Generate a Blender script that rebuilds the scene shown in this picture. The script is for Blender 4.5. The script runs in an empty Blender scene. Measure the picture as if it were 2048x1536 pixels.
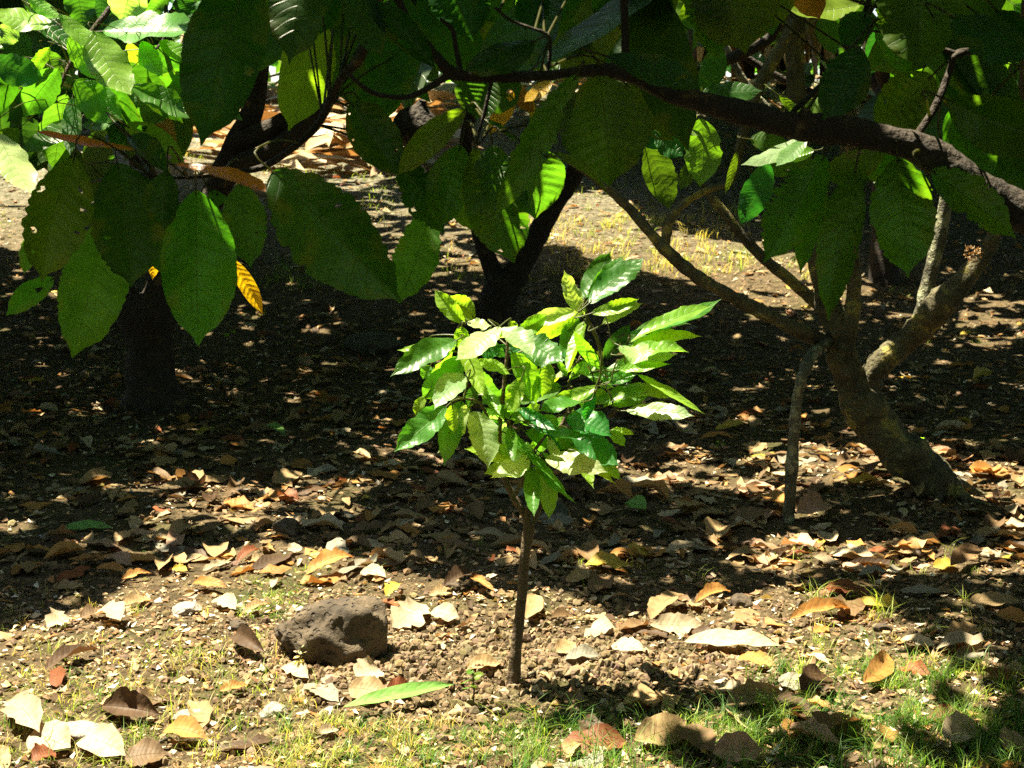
import bpy, math, random
import numpy as np
from mathutils import Vector

RNG = np.random.default_rng(11)
random.seed(5)
scene = bpy.context.scene
COL = scene.collection
PI = math.pi

# ------------------------------------------------------------------ camera, sky, sun, exposure
CAM_H = 1.37
FPX = 3030.0                      # focal length in pixels of the 2048 px wide photograph
PITCH = math.atan(508 / FPX)
cam_d = bpy.data.cameras.new('camera')
cam_d.sensor_width = 36.0
cam_d.lens = FPX / 2048 * 36
cam_d.clip_start = 0.05
cam_d.clip_end = 500
cam_d.dof.use_dof = True
cam_d.dof.focus_distance = 3.7
cam_d.dof.aperture_fstop = 13
cam = bpy.data.objects.new('camera', cam_d)
COL.objects.link(cam)
cam.location = (0, 0, CAM_H)
cam.rotation_euler = (PI / 2 - PITCH, 0, 0)
scene.camera = cam

SUN = np.array([-0.31, 0.13, 0.94]); SUN /= np.linalg.norm(SUN)
SUN_E = math.asin(SUN[2]); SUN_A = math.atan2(SUN[0], SUN[1])
w = bpy.data.worlds.new('World'); scene.world = w; w.use_nodes = True
wn = w.node_tree.nodes; wl = w.node_tree.links
sky = wn.new('ShaderNodeTexSky'); sky.sky_type = 'NISHITA'; sky.sun_disc = False
sky.sun_elevation = SUN_E; sky.sun_rotation = SUN_A
wl.new(sky.outputs[0], wn['Background'].inputs[0])
wn['Background'].inputs[1].default_value = 0.062
sd = bpy.data.lights.new('sun', 'SUN'); sd.energy = 5.0; sd.angle = math.radians(0.5); sd.color = (1.0, 0.91, 0.67)
so = bpy.data.objects.new('sun', sd); COL.objects.link(so)
so.rotation_euler = Vector(SUN).to_track_quat('Z', 'Y').to_euler(); so.location = (-4, 4, 12)
vs = scene.view_settings
vs.view_transform = 'Standard'; vs.look = 'None'; vs.gamma = 1; vs.use_curve_mapping = False
vs.exposure = 2.3
cy = scene.cycles
cy.use_denoising = False
cy.max_bounces = 8; cy.diffuse_bounces = 4; cy.glossy_bounces = 2; cy.transmission_bounces = 4; cy.transparent_max_bounces = 6
cy.caustics_reflective = False; cy.caustics_refractive = False

# ------------------------------------------------------------------ numeric helpers
SP, CP = math.sin(PITCH), math.cos(PITCH)

def P(px, py, Y):
    """the point at distance Y (metres along +Y) that stands at photo pixel px, py"""
    a = (px - 1024) / FPX; b = (768 - py) / FPX
    d = np.array([a, CP + b * SP, -SP + b * CP])
    return np.array([0, 0, CAM_H]) + d * (Y / d[1])

def to_px(p):
    p = np.asarray(p, float)
    x, y, z = p[..., 0], p[..., 1], p[..., 2] - CAM_H
    dep = np.maximum(y * CP - z * SP, 1e-3)
    v = y * SP + z * CP
    return 1024 + FPX * x / dep, 768 - FPX * v / dep, dep

def _hash(ix, iy, s):
    n = (ix * 374761393 + iy * 668265263 + s * 974634777) & 0xffffffff
    n = ((n ^ (n >> 13)) * 1274126177) & 0xffffffff
    return ((n ^ (n >> 16)) & 0xffff) / 65535.0

def vnoise(x, y, s=0):
    x = np.asarray(x, float); y = np.asarray(y, float)
    ix = np.floor(x).astype(np.int64); iy = np.floor(y).astype(np.int64)
    fx = x - ix; fy = y - iy
    fx = fx * fx * (3 - 2 * fx); fy = fy * fy * (3 - 2 * fy)
    a = _hash(ix, iy, s); b = _hash(ix + 1, iy, s); c = _hash(ix, iy + 1, s); d = _hash(ix + 1, iy + 1, s)
    return (a + (b - a) * fx) * (1 - fy) + (c + (d - c) * fx) * fy

def sstep(a, b, x):
    t = np.clip((np.asarray(x, float) - a) / (b - a), 0, 1)
    return t * t * (3 - 2 * t)

SAP = np.array([-0.0, 3.70])      # foot of the sapling

def H0(x, y):
    x = np.asarray(x, float); y = np.asarray(y, float)
    t = np.clip(y - 8.5, 0, None)
    rise = 0.165 * (np.sqrt(t * t + 1.0) - 1.0) * (y > 8.5)
    top = 0.165 * (math.sqrt(13.5 ** 2 + 1) - 1)
    rise = np.minimum(rise, top + 0.02 * np.clip(y - 22, 0, None))
    return rise + 0.10 * (vnoise(x * 0.35, y * 0.35, 3) - 0.5) * sstep(6, 12, y)

def HG(x, y):
    x = np.asarray(x, float); y = np.asarray(y, float)
    h = H0(x, y) + 0.045 * (vnoise(x * 1.3, y * 1.3, 1) - 0.5) + 0.018 * (vnoise(x * 5, y * 5, 2) - 0.5)
    h = h + 0.010 * (vnoise(x * 17, y * 17, 4) - 0.5)
    r = np.hypot((x - SAP[0] - 0.05) / 1.0, (y - SAP[1]) / 0.6)
    m = np.exp(-(r / 0.55) ** 2)
    h = h + m * 0.035 + m * 0.03 * (vnoise(x * 24, y * 24, 6) - 0.5) + m * 0.02 * (vnoise(x * 55, y * 55, 7) - 0.5)
    return h

def G(px, py):
    """the point of the ground that shows at photo pixel px, py"""
    a = (px - 1024) / FPX; b = (768 - py) / FPX
    d = np.array([a, CP + b * SP, -SP + b * CP])
    lo = None; prev = 1.5
    for Y in np.arange(1.5, 40, 0.05):
        k = Y / d[1]; z = CAM_H + d[2] * k
        if z < float(HG(d[0] * k, Y)):
            lo = Y; break
        prev = Y
    if lo is None: return None
    a0, b0 = prev, lo
    for _ in range(14):
        m = 0.5 * (a0 + b0); k = m / d[1]
        if CAM_H + d[2] * k < float(HG(d[0] * k, m)): b0 = m
        else: a0 = m
    k = b0 / d[1]
    return np.array([d[0] * k, b0, float(HG(d[0] * k, b0))])

def unit(v): return v / np.maximum(np.linalg.norm(v, axis=-1, keepdims=True), 1e-9)

# ------------------------------------------------------------------ mesh helpers
def make_mesh(name, verts, faces, uv=None, col=None, smooth=True, mats=None, mi=None):
    me = bpy.data.meshes.new(name)
    verts = np.asarray(verts, np.float32); faces = np.asarray(faces, np.int32)
    k = faces.shape[1]; n = len(faces)
    me.vertices.add(len(verts)); me.vertices.foreach_set('co', verts.ravel())
    me.loops.add(n * k); me.loops.foreach_set('vertex_index', faces.ravel())
    me.polygons.add(n)
    me.polygons.foreach_set('loop_start', np.arange(n, dtype=np.int32) * k)
    me.polygons.foreach_set('loop_total', np.full(n, k, np.int32))
    me.polygons.foreach_set('use_smooth', np.full(n, smooth))
    if uv is not None:
        l = me.uv_layers.new(name='UVMap')
        l.data.foreach_set('uv', np.asarray(uv, np.float32)[faces.ravel()].ravel())
    if col is not None:
        a = me.color_attributes.new('tint', 'FLOAT_COLOR', 'POINT')
        c = np.ones((len(verts), 4), np.float32); c[:, :3] = col
        a.data.foreach_set('color', c.ravel())
    if mats:
        for m in (mats if isinstance(mats, (list, tuple)) else [mats]): me.materials.append(m)
    if mi is not None: me.polygons.foreach_set('material_index', np.asarray(mi, np.int32))
    me.update(); me.validate()
    return me

def link(name, me, parent=None, loc=None, origin=None, **props):
    o = bpy.data.objects.new(name, me)
    COL.objects.link(o)
    if parent is not None: o.parent = parent
    if loc is not None: o.location = loc
    for k, v in props.items():
        if v is not None: o[k] = v
    return o

def thing(name, label, cat, loc, group=None):
    o = bpy.data.objects.new(name, None); COL.objects.link(o)
    o.location = loc; o.empty_display_size = 0.1
    o['label'] = label; o['category'] = cat
    if group: o['group'] = group
    return o

class Bag:
    """collects pieces that share one mesh"""
    def __init__(s): s.v = []; s.f = []; s.u = []; s.c = []; s.n = 0
    def add(s, v, f, u, c):
        v = v.reshape(-1, 3)
        s.v.append(v); s.f.append(f + s.n); s.u.append(u.reshape(-1, 2)); s.c.append(np.broadcast_to(c, (len(v), 3)) if np.ndim(c) == 1 else c.reshape(-1, 3)); s.n += len(v)
    def mesh(s, name, mat, origin=(0, 0, 0), smooth=True):
        return make_mesh(name, np.concatenate(s.v) - np.asarray(origin), np.concatenate(s.f), np.concatenate(s.u), np.concatenate(s.c), smooth, mat)

def leaf_batch(base, tip, W, N, nu=4, nv=8, bow=0.05, fold=0.1, wave=0.03, side=0.0, rag=0.0, quilt=0.0, rng=RNG, drip=0.55, curl=0.0, bowup=None, twist=0.0, cut=1.0):
    """K leaves at once: base, tip, N are (K,3), W (K,). Returns verts (K,V,3), faces for all, uv."""
    base = np.atleast_2d(base).astype(float); tip = np.atleast_2d(tip).astype(float); N = np.atleast_2d(N).astype(float)
    K = len(base); W = np.broadcast_to(np.asarray(W, float), (K,))
    def ar(v): return np.broadcast_to(np.asarray(v, float), (K,)).reshape(K, 1, 1)
    A = tip - base; L = np.linalg.norm(A, axis=1); A = unit(A)
    N = unit(N - A * (N * A).sum(1, keepdims=True)); B = np.cross(A, N)
    s = np.linspace(0, 1, nv + 1)[None, :, None]; t = np.linspace(-1, 1, nu + 1)[None, None, :]
    sc = s * ar(cut)
    prof = np.sin(PI * np.clip(sc, 0.0, 1) ** 0.92) ** 0.72
    prof = prof * (1 - drip * sstep(0.84, 0.97, sc)) + 0.012
    prof = np.broadcast_to(prof, (K, nv + 1, 1)).copy()
    ph = rng.uniform(0, 6.28, (K, 4))
    if np.any(np.asarray(rag) > 0):
        rg = rng.uniform(0, 1, (K, nv + 1, 2))
        edge = 1 - ar(rag) * rg ** 2.2
        l_ = np.where(t < 0, edge[:, :, 0:1], edge[:, :, 1:2])
    else: l_ = 1.0
    hw = prof * l_ * W.reshape(K, 1, 1) * 0.5
    x = t * hw
    wv = np.sin(s * 17 + ph[:, 0].reshape(K, 1, 1) + 1.6 * t) * 0.6 + np.sin(s * 9 + ph[:, 1].reshape(K, 1, 1) - 2.5 * t) * 0.6
    W3 = W.reshape(K, 1, 1)
    z = ar(fold) * np.abs(x) * 1.0 + ar(wave) * W3 * wv * np.abs(t) ** 1.5 * prof
    z = z + ar(curl) * W3 * (np.abs(t) ** 2.5) * prof * (0.6 + 0.4 * np.sin(s * 5 + ph[:, 2].reshape(K, 1, 1)))
    if quilt: z = z + quilt * W3 * np.cos(2 * PI * (9.5 * s - 1.1 * np.abs(t) ** 1.2)) * np.sin(PI * np.abs(t)) * prof
    z = z + ar(twist) * x * (2 * s - 1)
    sp = 4 * s * (1 - s)
    L3 = L.reshape(K, 1, 1)
    z = z + ar(bow) * L3 * sp
    xx = x + ar(side) * L3 * sp
    pos = base[:, None, None, :] + A[:, None, None, :] * (s * L3 + 0 * t)[..., None] + B[:, None, None, :] * xx[..., None] + N[:, None, None, :] * z[..., None]
    if bowup is not None:
        pos[..., 2] += (ar(bowup) * L3 * sp + 0 * t)
    V = (nv + 1) * (nu + 1)
    i = np.arange(nv)[:, None] * (nu + 1) + np.arange(nu)[None, :]
    q = np.stack([i, i + 1, i + nu + 2, i + nu + 1], -1).reshape(-1, 4)
    faces = (q[None] + (np.arange(K) * V)[:, None, None]).reshape(-1, 4)
    uv = np.stack(np.broadcast_arrays((t * 0.5 + 0.5) + 0 * s, s + 0 * t), -1)
    uv = np.broadcast_to(uv, (K, nv + 1, nu + 1, 2)).reshape(K * V, 2)
    return pos.reshape(K, V, 3), faces, uv

def catmull(pts, n):
    pts = [np.asarray(p, float) for p in pts]
    pts = [2 * pts[0] - pts[1]] + pts + [2 * pts[-1] - pts[-2]]
    out = []
    for i in range(1, len(pts) - 2):
        p0, p1, p2, p3 = pts[i - 1:i + 3]
        for k in range(n):
            t = k / n
            out.append(0.5 * ((2 * p1) + (-p0 + p2) * t + (2 * p0 - 5 * p1 + 4 * p2 - p3) * t * t + (-p0 + 3 * p1 - 3 * p2 + p3) * t ** 3))
    out.append(pts[-2]); return np.array(out)

def tube(pts, rad, nseg=12, sub=6, rough=0.06, seed=0, cap=True):
    """tapered bark tube with lumps. pts list of points, rad list of radii."""
    q = np.array([list(p) + [r] for p, r in zip(pts, rad)], float)
    c = catmull(q, sub); cen = c[:, :3]; r = np.maximum(c[:, 3], 1e-4)
    T = unit(np.gradient(cen, axis=0))
    n = len(cen); ref = np.array([0.3, 1, 0.1]); ref = ref - T[0] * ref.dot(T[0]); ref /= np.linalg.norm(ref)
    Ns = []
    for i in range(n):
        ref = ref - T[i] * ref.dot(T[i]); ref /= np.linalg.norm(ref); Ns.append(ref.copy())
    Ns = np.array(Ns); Bs = np.cross(T, Ns)
    a = np.linspace(0, 2 * PI, nseg, endpoint=False)
    arc = np.concatenate([[0], np.cumsum(np.linalg.norm(np.diff(cen, axis=0), axis=1))])
    rm = max(r.mean(), 1e-3)
    lump = 1 + rough * 2 * (vnoise(arc[:, None] / rm * 0.8 + seed * 7.1, (np.cos(a) * 1.5 + 10)[None, :], seed) - 0.5) \
             + rough * 2 * (vnoise(arc[:, None] / rm * 0.8 + seed * 3.3, (np.sin(a) * 1.5 + 20)[None, :], seed + 5) - 0.5) \
             + rough * 1.3 * (vnoise(arc[:, None] / rm * 2.9 + seed, (np.cos(a * 1) * 3.7 + 30)[None, :], seed + 9) - 0.5)
    R = r[:, None] * lump
    v = cen[:, None, :] + Ns[:, None, :] * (np.cos(a)[None, :] * R)[..., None] + Bs[:, None, :] * (np.sin(a)[None, :] * R)[..., None]
    v = v.reshape(-1, 3)
    i = np.arange(n - 1)[:, None] * nseg + np.arange(nseg)[None, :]
    j = np.arange(n - 1)[:, None] * nseg + (np.arange(nseg)[None, :] + 1) % nseg
    f = np.stack([i, j, j + nseg, i + nseg], -1).reshape(-1, 4)
    uv = np.stack([np.tile(np.arange(nseg) / nseg, n), np.repeat(arc, nseg)], -1)
    if cap:
        for ring, cidx in ((0, 0), (n - 1, n - 1)):
            b = len(v); v = np.vstack([v, cen[cidx][None]]); uv = np.vstack([uv, uv[ring * nseg][None]])
            k = np.arange(0, nseg, 2) + ring * nseg; k2 = (np.arange(0, nseg, 2) + 1) + ring * nseg; k3 = (np.arange(0, nseg, 2) + 2) % nseg + ring * nseg
            f = np.vstack([f, np.stack([k, k2, k3, np.full(len(k), b)], -1)])
    return v, f, uv

# ------------------------------------------------------------------ materials
def newmat(name):
    m = bpy.data.materials.new(name); m.use_nodes = True
    nt = m.node_tree
    for n in list(nt.nodes): nt.nodes.remove(n)
    return m, nt
class NB:
    def __init__(s, nt): s.nt = nt
    def n(s, typ, **kw):
        nd = s.nt.nodes.new('ShaderNode' + typ)
        for k, v in kw.items():
            if k.startswith('i_'):
                key = k[2:]; key = int(key) if key.isdigit() else key.replace('_', ' ')
                if isinstance(v, bpy.types.NodeSocket): s.nt.links.new(v, nd.inputs[key])
                else: nd.inputs[key].default_value = v
            else: setattr(nd, k, v)
        return nd
    def math(s, op, a, b=0.0, c=None, clamp=False):
        nd = s.nt.nodes.new('ShaderNodeMath'); nd.operation = op; nd.use_clamp = clamp
        for i, x in enumerate((a, b) if c is None else (a, b, c)):
            if isinstance(x, bpy.types.NodeSocket): s.nt.links.new(x, nd.inputs[i])
            else: nd.inputs[i].default_value = x
        return nd.outputs[0]
    def mix(s, f, a, b, mode='MIX'):
        nd = s.nt.nodes.new('ShaderNodeMix'); nd.data_type = 'RGBA'; nd.blend_type = mode
        for i, x in ((0, f), (6, a), (7, b)):
            if isinstance(x, bpy.types.NodeSocket): s.nt.links.new(x, nd.inputs[i])
            elif i == 0: nd.inputs[0].default_value = x
            else: nd.inputs[i].default_value = (*x, 1) if len(x) == 3 else x
        return nd.outputs[2]
    def ramp(s, f, stops):
        nd = s.nt.nodes.new('ShaderNodeValToRGB'); s.nt.links.new(f, nd.inputs[0])
        e = nd.color_ramp.elements
        while len(e) < len(stops): e.new(0.5)
        for el, (p, c) in zip(e, stops): el.position = p; el.color = (*c, 1) if len(c) == 3 else (c[0],) * 3 + (1,)
        return nd.outputs[0]
    def out(s, sh, disp=None):
        o = s.nt.nodes.new('ShaderNodeOutputMaterial'); s.nt.links.new(sh, o.inputs[0])

def leaf_material(name, rough=0.42, trans=0.5, gloss=0.5, dry=False, nveins=10.0, under=(0.30, 0.36, 0.24), under_mix=0.35, tboost=(2.6, 2.8, 0.5), qb=0.16, vlight=0.16, oldm=0.35):
    m, nt = newmat(name); b = NB(nt)
    uv = b.n('UVMap'); sep = b.n('SeparateXYZ', i_0=uv.outputs[0])
    t = b.math('ABSOLUTE', b.math('MULTIPLY_ADD', sep.outputs[0], 2.0, -1.0)); s = sep.outputs[1]
    tcv = b.n('TexCoord'); nz = b.n('TexNoise', i_Vector=tcv.outputs['Object'], i_Scale=14.0, i_Detail=1.0)
    s_w = b.math('ADD', s, b.math('MULTIPLY', b.math('SUBTRACT', nz.outputs[0], 0.5), 0.11))
    fr = b.math('FRACT', b.math('MULTIPLY_ADD', s_w, nveins, b.math('MULTIPLY', b.math('POWER', t, 1.25), -1.3)))
    d = b.math('ABSOLUTE', b.math('SUBTRACT', fr, 0.5))          # 0 on the side vein
    vein = b.math('SUBTRACT', 1.0, b.math('DIVIDE', d, 0.045), clamp=True)
    vein = b.math('MULTIPLY', vein, b.math('SUBTRACT', 1.0, b.math('MULTIPLY', t, 0.75)))
    mid = b.math('SUBTRACT', 1.0, b.math('DIVIDE', t, 0.03), clamp=True)
    vm = b.math('MAXIMUM', vein, mid)
    att = b.n('Attribute', attribute_name='tint')
    tc = b.n('TexCoord')
    n1 = b.n('TexNoise', i_Vector=tc.outputs['Object'], i_Scale=22.0 if not dry else 30.0, i_Detail=4.0)
    n2 = b.n('TexNoise', i_Vector=tc.outputs['Object'], i_Scale=140.0, i_Detail=3.0)
    var = b.math('MULTIPLY_ADD', n1.outputs[0], 0.9, 0.55)
    hsv = b.n('HueSaturation', i_Color=att.outputs[0], i_Value=var)
    base = hsv.outputs[0]
    if dry:
        spots = b.ramp(n1.outputs[0], [(0.55, (0.0,)), (0.75, (1.0,))])
        base = b.mix(b.math('MULTIPLY', spots, 0.55), base, (0.07, 0.035, 0.015))
        base = b.mix(b.math('MULTIPLY', vm, 0.35), base, (0.20, 0.12, 0.05))
    else:
        spots = b.ramp(n2.outputs[0], [(0.62, (0.0,)), (0.74, (1.0,))])
        base = b.mix(b.math('MULTIPLY', spots, 0.12), base, (0.12, 0.09, 0.02))
        old = b.math('MULTIPLY', b.ramp(b.math('ADD', n1.outputs[0], b.math('MULTIPLY', t, 0.16)), [(0.64, (0.0,)), (0.78, (1.0,))]), oldm)
        base = b.mix(old, base, (0.10, 0.085, 0.015))
        base = b.mix(b.math('MULTIPLY', vm, vlight), base, (0.13, 0.19, 0.05))
    geo = b.n('NewGeometry')
    back = b.math('MULTIPLY', geo.outputs['Backfacing'], under_mix)
    bc = b.mix(back, base, under)
    quilt = b.math('MULTIPLY', b.math('COSINE', b.math('MULTIPLY', fr, 2 * PI)), b.math('SUBTRACT', 1.0, b.math('MULTIPLY', t, 0.6)))
    hgt = b.math('ADD', b.math('MULTIPLY', quilt, qb), b.math('ADD', b.math('MULTIPLY', n2.outputs[0], 0.5), b.math('MULTIPLY', vm, -0.8)))
    bump = b.n('Bump', i_Strength=0.55, i_Distance=0.003, i_Height=hgt)
    pr = b.n('BsdfPrincipled', i_Base_Color=bc, i_Roughness=rough, i_Normal=bump.outputs[0])
    pr.inputs['Specular IOR Level'].default_value = gloss
    tcol = b.mix(1.0, base, tboost, 'MULTIPLY')
    tcol = b.mix(b.math('MULTIPLY', vm, 0.4), tcol, (0.05, 0.06, 0.012))
    tr = b.n('BsdfTranslucent', i_Color=tcol, i_Normal=bump.outputs[0])
    mx = b.n('MixShader', i_0=trans, i_1=pr.outputs[0], i_2=tr.outputs[0])
    b.out(mx.outputs[0]); return m

M_LEAF = leaf_material('cocoa_leaf', 0.38, 0.58, 0.5, tboost=(2.8, 3.1, 0.55))
M_DRY = leaf_material('dry_leaf', 0.6, 0.22, 0.3, dry=True, nveins=9, under=(0.44, 0.33, 0.22), under_mix=0.5, qb=0.10, tboost=(1.3, 0.9, 0.5))
M_YOUNG_OR_LIT = leaf_material('young_or_sunlit_leaf', 0.36, 0.50, 0.5, tboost=(2.6, 2.7, 0.6), under=(0.42, 0.48, 0.40), under_mix=0.5, qb=0.12, vlight=0.35, oldm=0.08)  # for young leaves, and as a paler copy for leaves marked sunlit
M_CANOPY = leaf_material('canopy_leaf', 0.4, 0.16, 0.5)
M_STRAP = leaf_material('banana_leaf', 0.6, 0.25, 0.3, dry=True, nveins=24, under=(0.4, 0.28, 0.16), under_mix=0.3, tboost=(1.3, 0.9, 0.5))

def bark_material(name, dark=(0.035, 0.024, 0.015), mid=(0.09, 0.062, 0.038), lich=(0.30, 0.20, 0.05), pale=(0.35, 0.36, 0.28), lichen=0.6):
    m, nt = newmat(name); b = NB(nt)
    tc = b.n('TexCoord'); v = tc.outputs['Object']
    n1 = b.n('TexNoise', i_Vector=v, i_Scale=9.0, i_Detail=6.0, i_Roughness=0.65)
    n2 = b.n('TexNoise', i_Vector=v, i_Scale=26.0, i_Detail=5.0, i_Roughness=0.6)
    n3 = b.n('TexNoise', i_Vector=v, i_Scale=90.0, i_Detail=4.0)
    vo = b.n('TexVoronoi', i_Vector=v, i_Scale=38.0)
    base = b.mix(b.ramp(n1.outputs[0], [(0.35, (0,)), (0.65, (1,))]), dark, mid)
    blot = b.ramp(b.math('ADD', n1.outputs[0], b.math('MULTIPLY', n2.outputs[0], 0.35)), [(0.86 - 0.22 * lichen, (0,)), (0.90 - 0.22 * lichen, (1,))])
    base = b.mix(b.math('MULTIPLY', blot, 0.85), base, lich)
    dots = b.math('MULTIPLY', b.ramp(vo.outputs[0], [(0.12, (1,)), (0.2, (0,))]), b.ramp(n2.outputs[0], [(0.5, (0,)), (0.58, (1,))]))
    base = b.mix(b.math('MULTIPLY', dots, lichen), base, lich)
    pl = b.ramp(n2.outputs[0], [(0.60, (0,)), (0.68, (1,))])
    base = b.mix(b.math('MULTIPLY', pl, 0.5 * lichen), base, pale)
    base = b.mix(b.math('MULTIPLY', n3.outputs[0], 0.5), base, (0.02, 0.014, 0.008))
    h = b.math('ADD', b.math('MULTIPLY', n2.outputs[0], 1.0), b.math('MULTIPLY', n3.outputs[0], 0.5))
    bump = b.n('Bump', i_Strength=0.9, i_Distance=0.02, i_Height=h)
    pr = b.n('BsdfPrincipled', i_Base_Color=base, i_Roughness=0.85, i_Normal=bump.outputs[0])
    b.out(pr.outputs[0]); return m
M_BARK = bark_material('bark_lichen', (0.04, 0.033, 0.016), (0.17, 0.15, 0.07), (0.34, 0.28, 0.06), (0.40, 0.42, 0.22), 0.55)
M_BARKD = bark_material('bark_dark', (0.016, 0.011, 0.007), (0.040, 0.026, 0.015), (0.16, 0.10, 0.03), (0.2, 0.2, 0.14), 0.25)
M_STEM = bark_material('sapling_bark', (0.07, 0.045, 0.022), (0.15, 0.10, 0.05), (0.25, 0.20, 0.11), (0.3, 0.3, 0.2), 0.2)
M_PALEBARK = bark_material('bark_pale', (0.06, 0.055, 0.035), (0.16, 0.16, 0.10), (0.33, 0.33, 0.20), (0.45, 0.46, 0.38), 0.8)

def ground_material():
    m, nt = newmat('soil'); b = NB(nt)
    tc = b.n('TexCoord'); v = tc.outputs['Object']
    n1 = b.n('TexNoise', i_Vector=v, i_Scale=2.2, i_Detail=6.0, i_Roughness=0.6)
    n2 = b.n('TexNoise', i_Vector=v, i_Scale=17.0, i_Detail=6.0, i_Roughness=0.65)
    n3 = b.n('TexNoise', i_Vector=v, i_Scale=85.0, i_Detail=5.0, i_Roughness=0.7)
    vo = b.n('TexVoronoi', i_Vector=v, i_Scale=70.0)
    vo2 = b.n('TexVoronoi', i_Vector=v, i_Scale=33.0)
    base = b.mix(b.ramp(n2.outputs[0], [(0.35, (0,)), (0.7, (1,))]), (0.07, 0.052, 0.027), (0.24, 0.175, 0.095))
    base = b.mix(b.math('MULTIPLY', b.ramp(n3.outputs[0], [(0.4, (0,)), (0.65, (1,))]), 0.6), base, (0.045, 0.03, 0.018))
    chips = b.math('MULTIPLY', b.ramp(vo.outputs[0], [(0.16, (1,)), (0.3, (0,))]), b.ramp(n2.outputs[0], [(0.48, (0,)), (0.56, (1,))]))
    chipc = b.mix(vo.outputs[1], (0.42, 0.32, 0.20), (0.30, 0.17, 0.08))
    base = b.mix(b.math('MULTIPLY', chips, 0.75), base, chipc)
    moss = b.ramp(n1.outputs[0], [(0.52, (0,)), (0.66, (1,))])
    base = b.mix(b.math('MULTIPLY', moss, 0.5), base, (0.07, 0.085, 0.022))
    # rubbly slope farther uphill, its grey shade put into the colour
    sp = b.n('SeparateXYZ', i_0=v)
    far = b.math('DIVIDE', b.math('SUBTRACT', sp.outputs[1], 11.0), 4.0, clamp=True)
    grey = b.mix(b.ramp(n2.outputs[0], [(0.4, (0,)), (0.62, (1,))]), (0.09, 0.10, 0.055), (0.30, 0.28, 0.22))
    base = b.mix(b.math('MULTIPLY', far, 0.7), base, grey)
    h = b.math('ADD', b.math('MULTIPLY', n3.outputs[0], 0.8), b.math('ADD', n2.outputs[0], b.math('MULTIPLY', vo2.outputs[0], -0.6)))
    bump = b.n('Bump', i_Strength=1.0, i_Distance=0.03, i_Height=h)
    pr = b.n('BsdfPrincipled', i_Base_Color=base, i_Roughness=0.95, i_Normal=bump.outputs[0])
    pr.inputs['Specular IOR Level'].default_value = 0.15
    b.out(pr.outputs[0]); return m
M_SOIL = ground_material()

def tint_material(name, rough=0.8, trans=0.0, nscale=60.0, bumpd=0.003, spec=0.3, vary=0.6):
    m, nt = newmat(name); b = NB(nt)
    att = b.n('Attribute', attribute_name='tint'); tc = b.n('TexCoord')
    n = b.n('TexNoise', i_Vector=tc.outputs['Object'], i_Scale=nscale, i_Detail=5.0, i_Roughness=0.65)
    hsv = b.n('HueSaturation', i_Color=att.outputs[0], i_Value=b.math('MULTIPLY_ADD', n.outputs[0], vary * 2, 1 - vary))
    bump = b.n('Bump', i_Strength=0.8, i_Distance=bumpd, i_Height=n.outputs[0])
    pr = b.n('BsdfPrincipled', i_Base_Color=hsv.outputs[0], i_Roughness=rough, i_Normal=bump.outputs[0])
    pr.inputs['Specular IOR Level'].default_value = spec
    if trans > 0:
        tr = b.n('BsdfTranslucent', i_Color=b.mix(1.0, hsv.outputs[0], (1.9, 2.0, 0.8), 'MULTIPLY'))
        mx = b.n('MixShader', i_0=trans, i_1=pr.outputs[0], i_2=tr.outputs[0]); b.out(mx.outputs[0])
    else: b.out(pr.outputs[0])
    return m
M_CLOD = tint_material('soil_clod', 0.95, 0, 120, 0.004, 0.1)
M_FLAKE = tint_material('litter_flake', 0.7, 0.12, 80, 0.002)
M_GRASS = tint_material('grass_blade', 0.5, 0.4, 30, 0.001, 0.4, 0.3)

def rock_material(name, a, c, pits=1.0):
    m, nt = newmat(name); b = NB(nt)
    tc = b.n('TexCoord'); v = tc.outputs['Object']
    n1 = b.n('TexNoise', i_Vector=v, i_Scale=9.0, i_Detail=7.0, i_Roughness=0.65)
    n2 = b.n('TexNoise', i_Vector=v, i_Scale=70.0, i_Detail=6.0, i_Roughness=0.7)
    vo = b.n('TexVoronoi', i_Vector=v, i_Scale=45.0)
    base = b.mix(b.ramp(n1.outputs[0], [(0.38, (0,)), (0.62, (1,))]), a, c)
    pit = b.math('MULTIPLY', b.ramp(vo.outputs[0], [(0.18, (1,)), (0.33, (0,))]), b.ramp(n1.outputs[0], [(0.45, (1,)), (0.6, (0.2,))]))
    base = b.mix(b.math('MULTIPLY', n2.outputs[0], 0.5), base, (0.03, 0.022, 0.016))
    h = b.math('ADD', b.math('MULTIPLY', pit, -1.3 * pits), b.math('ADD', n1.outputs[0], b.math('MULTIPLY', n2.outputs[0], 0.6)))
    bump = b.n('Bump', i_Strength=1.0, i_Distance=0.012, i_Height=h)
    pr = b.n('BsdfPrincipled', i_Base_Color=base, i_Roughness=0.9, i_Normal=bump.outputs[0])
    b.out(pr.outputs[0]); return m
M_ROCK = rock_material('pumice_rock', (0.045, 0.032, 0.02), (0.155, 0.112, 0.066))
M_STONE = rock_material('pale_stone', (0.30, 0.25, 0.21), (0.45, 0.40, 0.36), 0.2)
M_MOSSY = rock_material('mossy_stone', (0.05, 0.055, 0.03), (0.12, 0.12, 0.08), 0.4)
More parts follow.
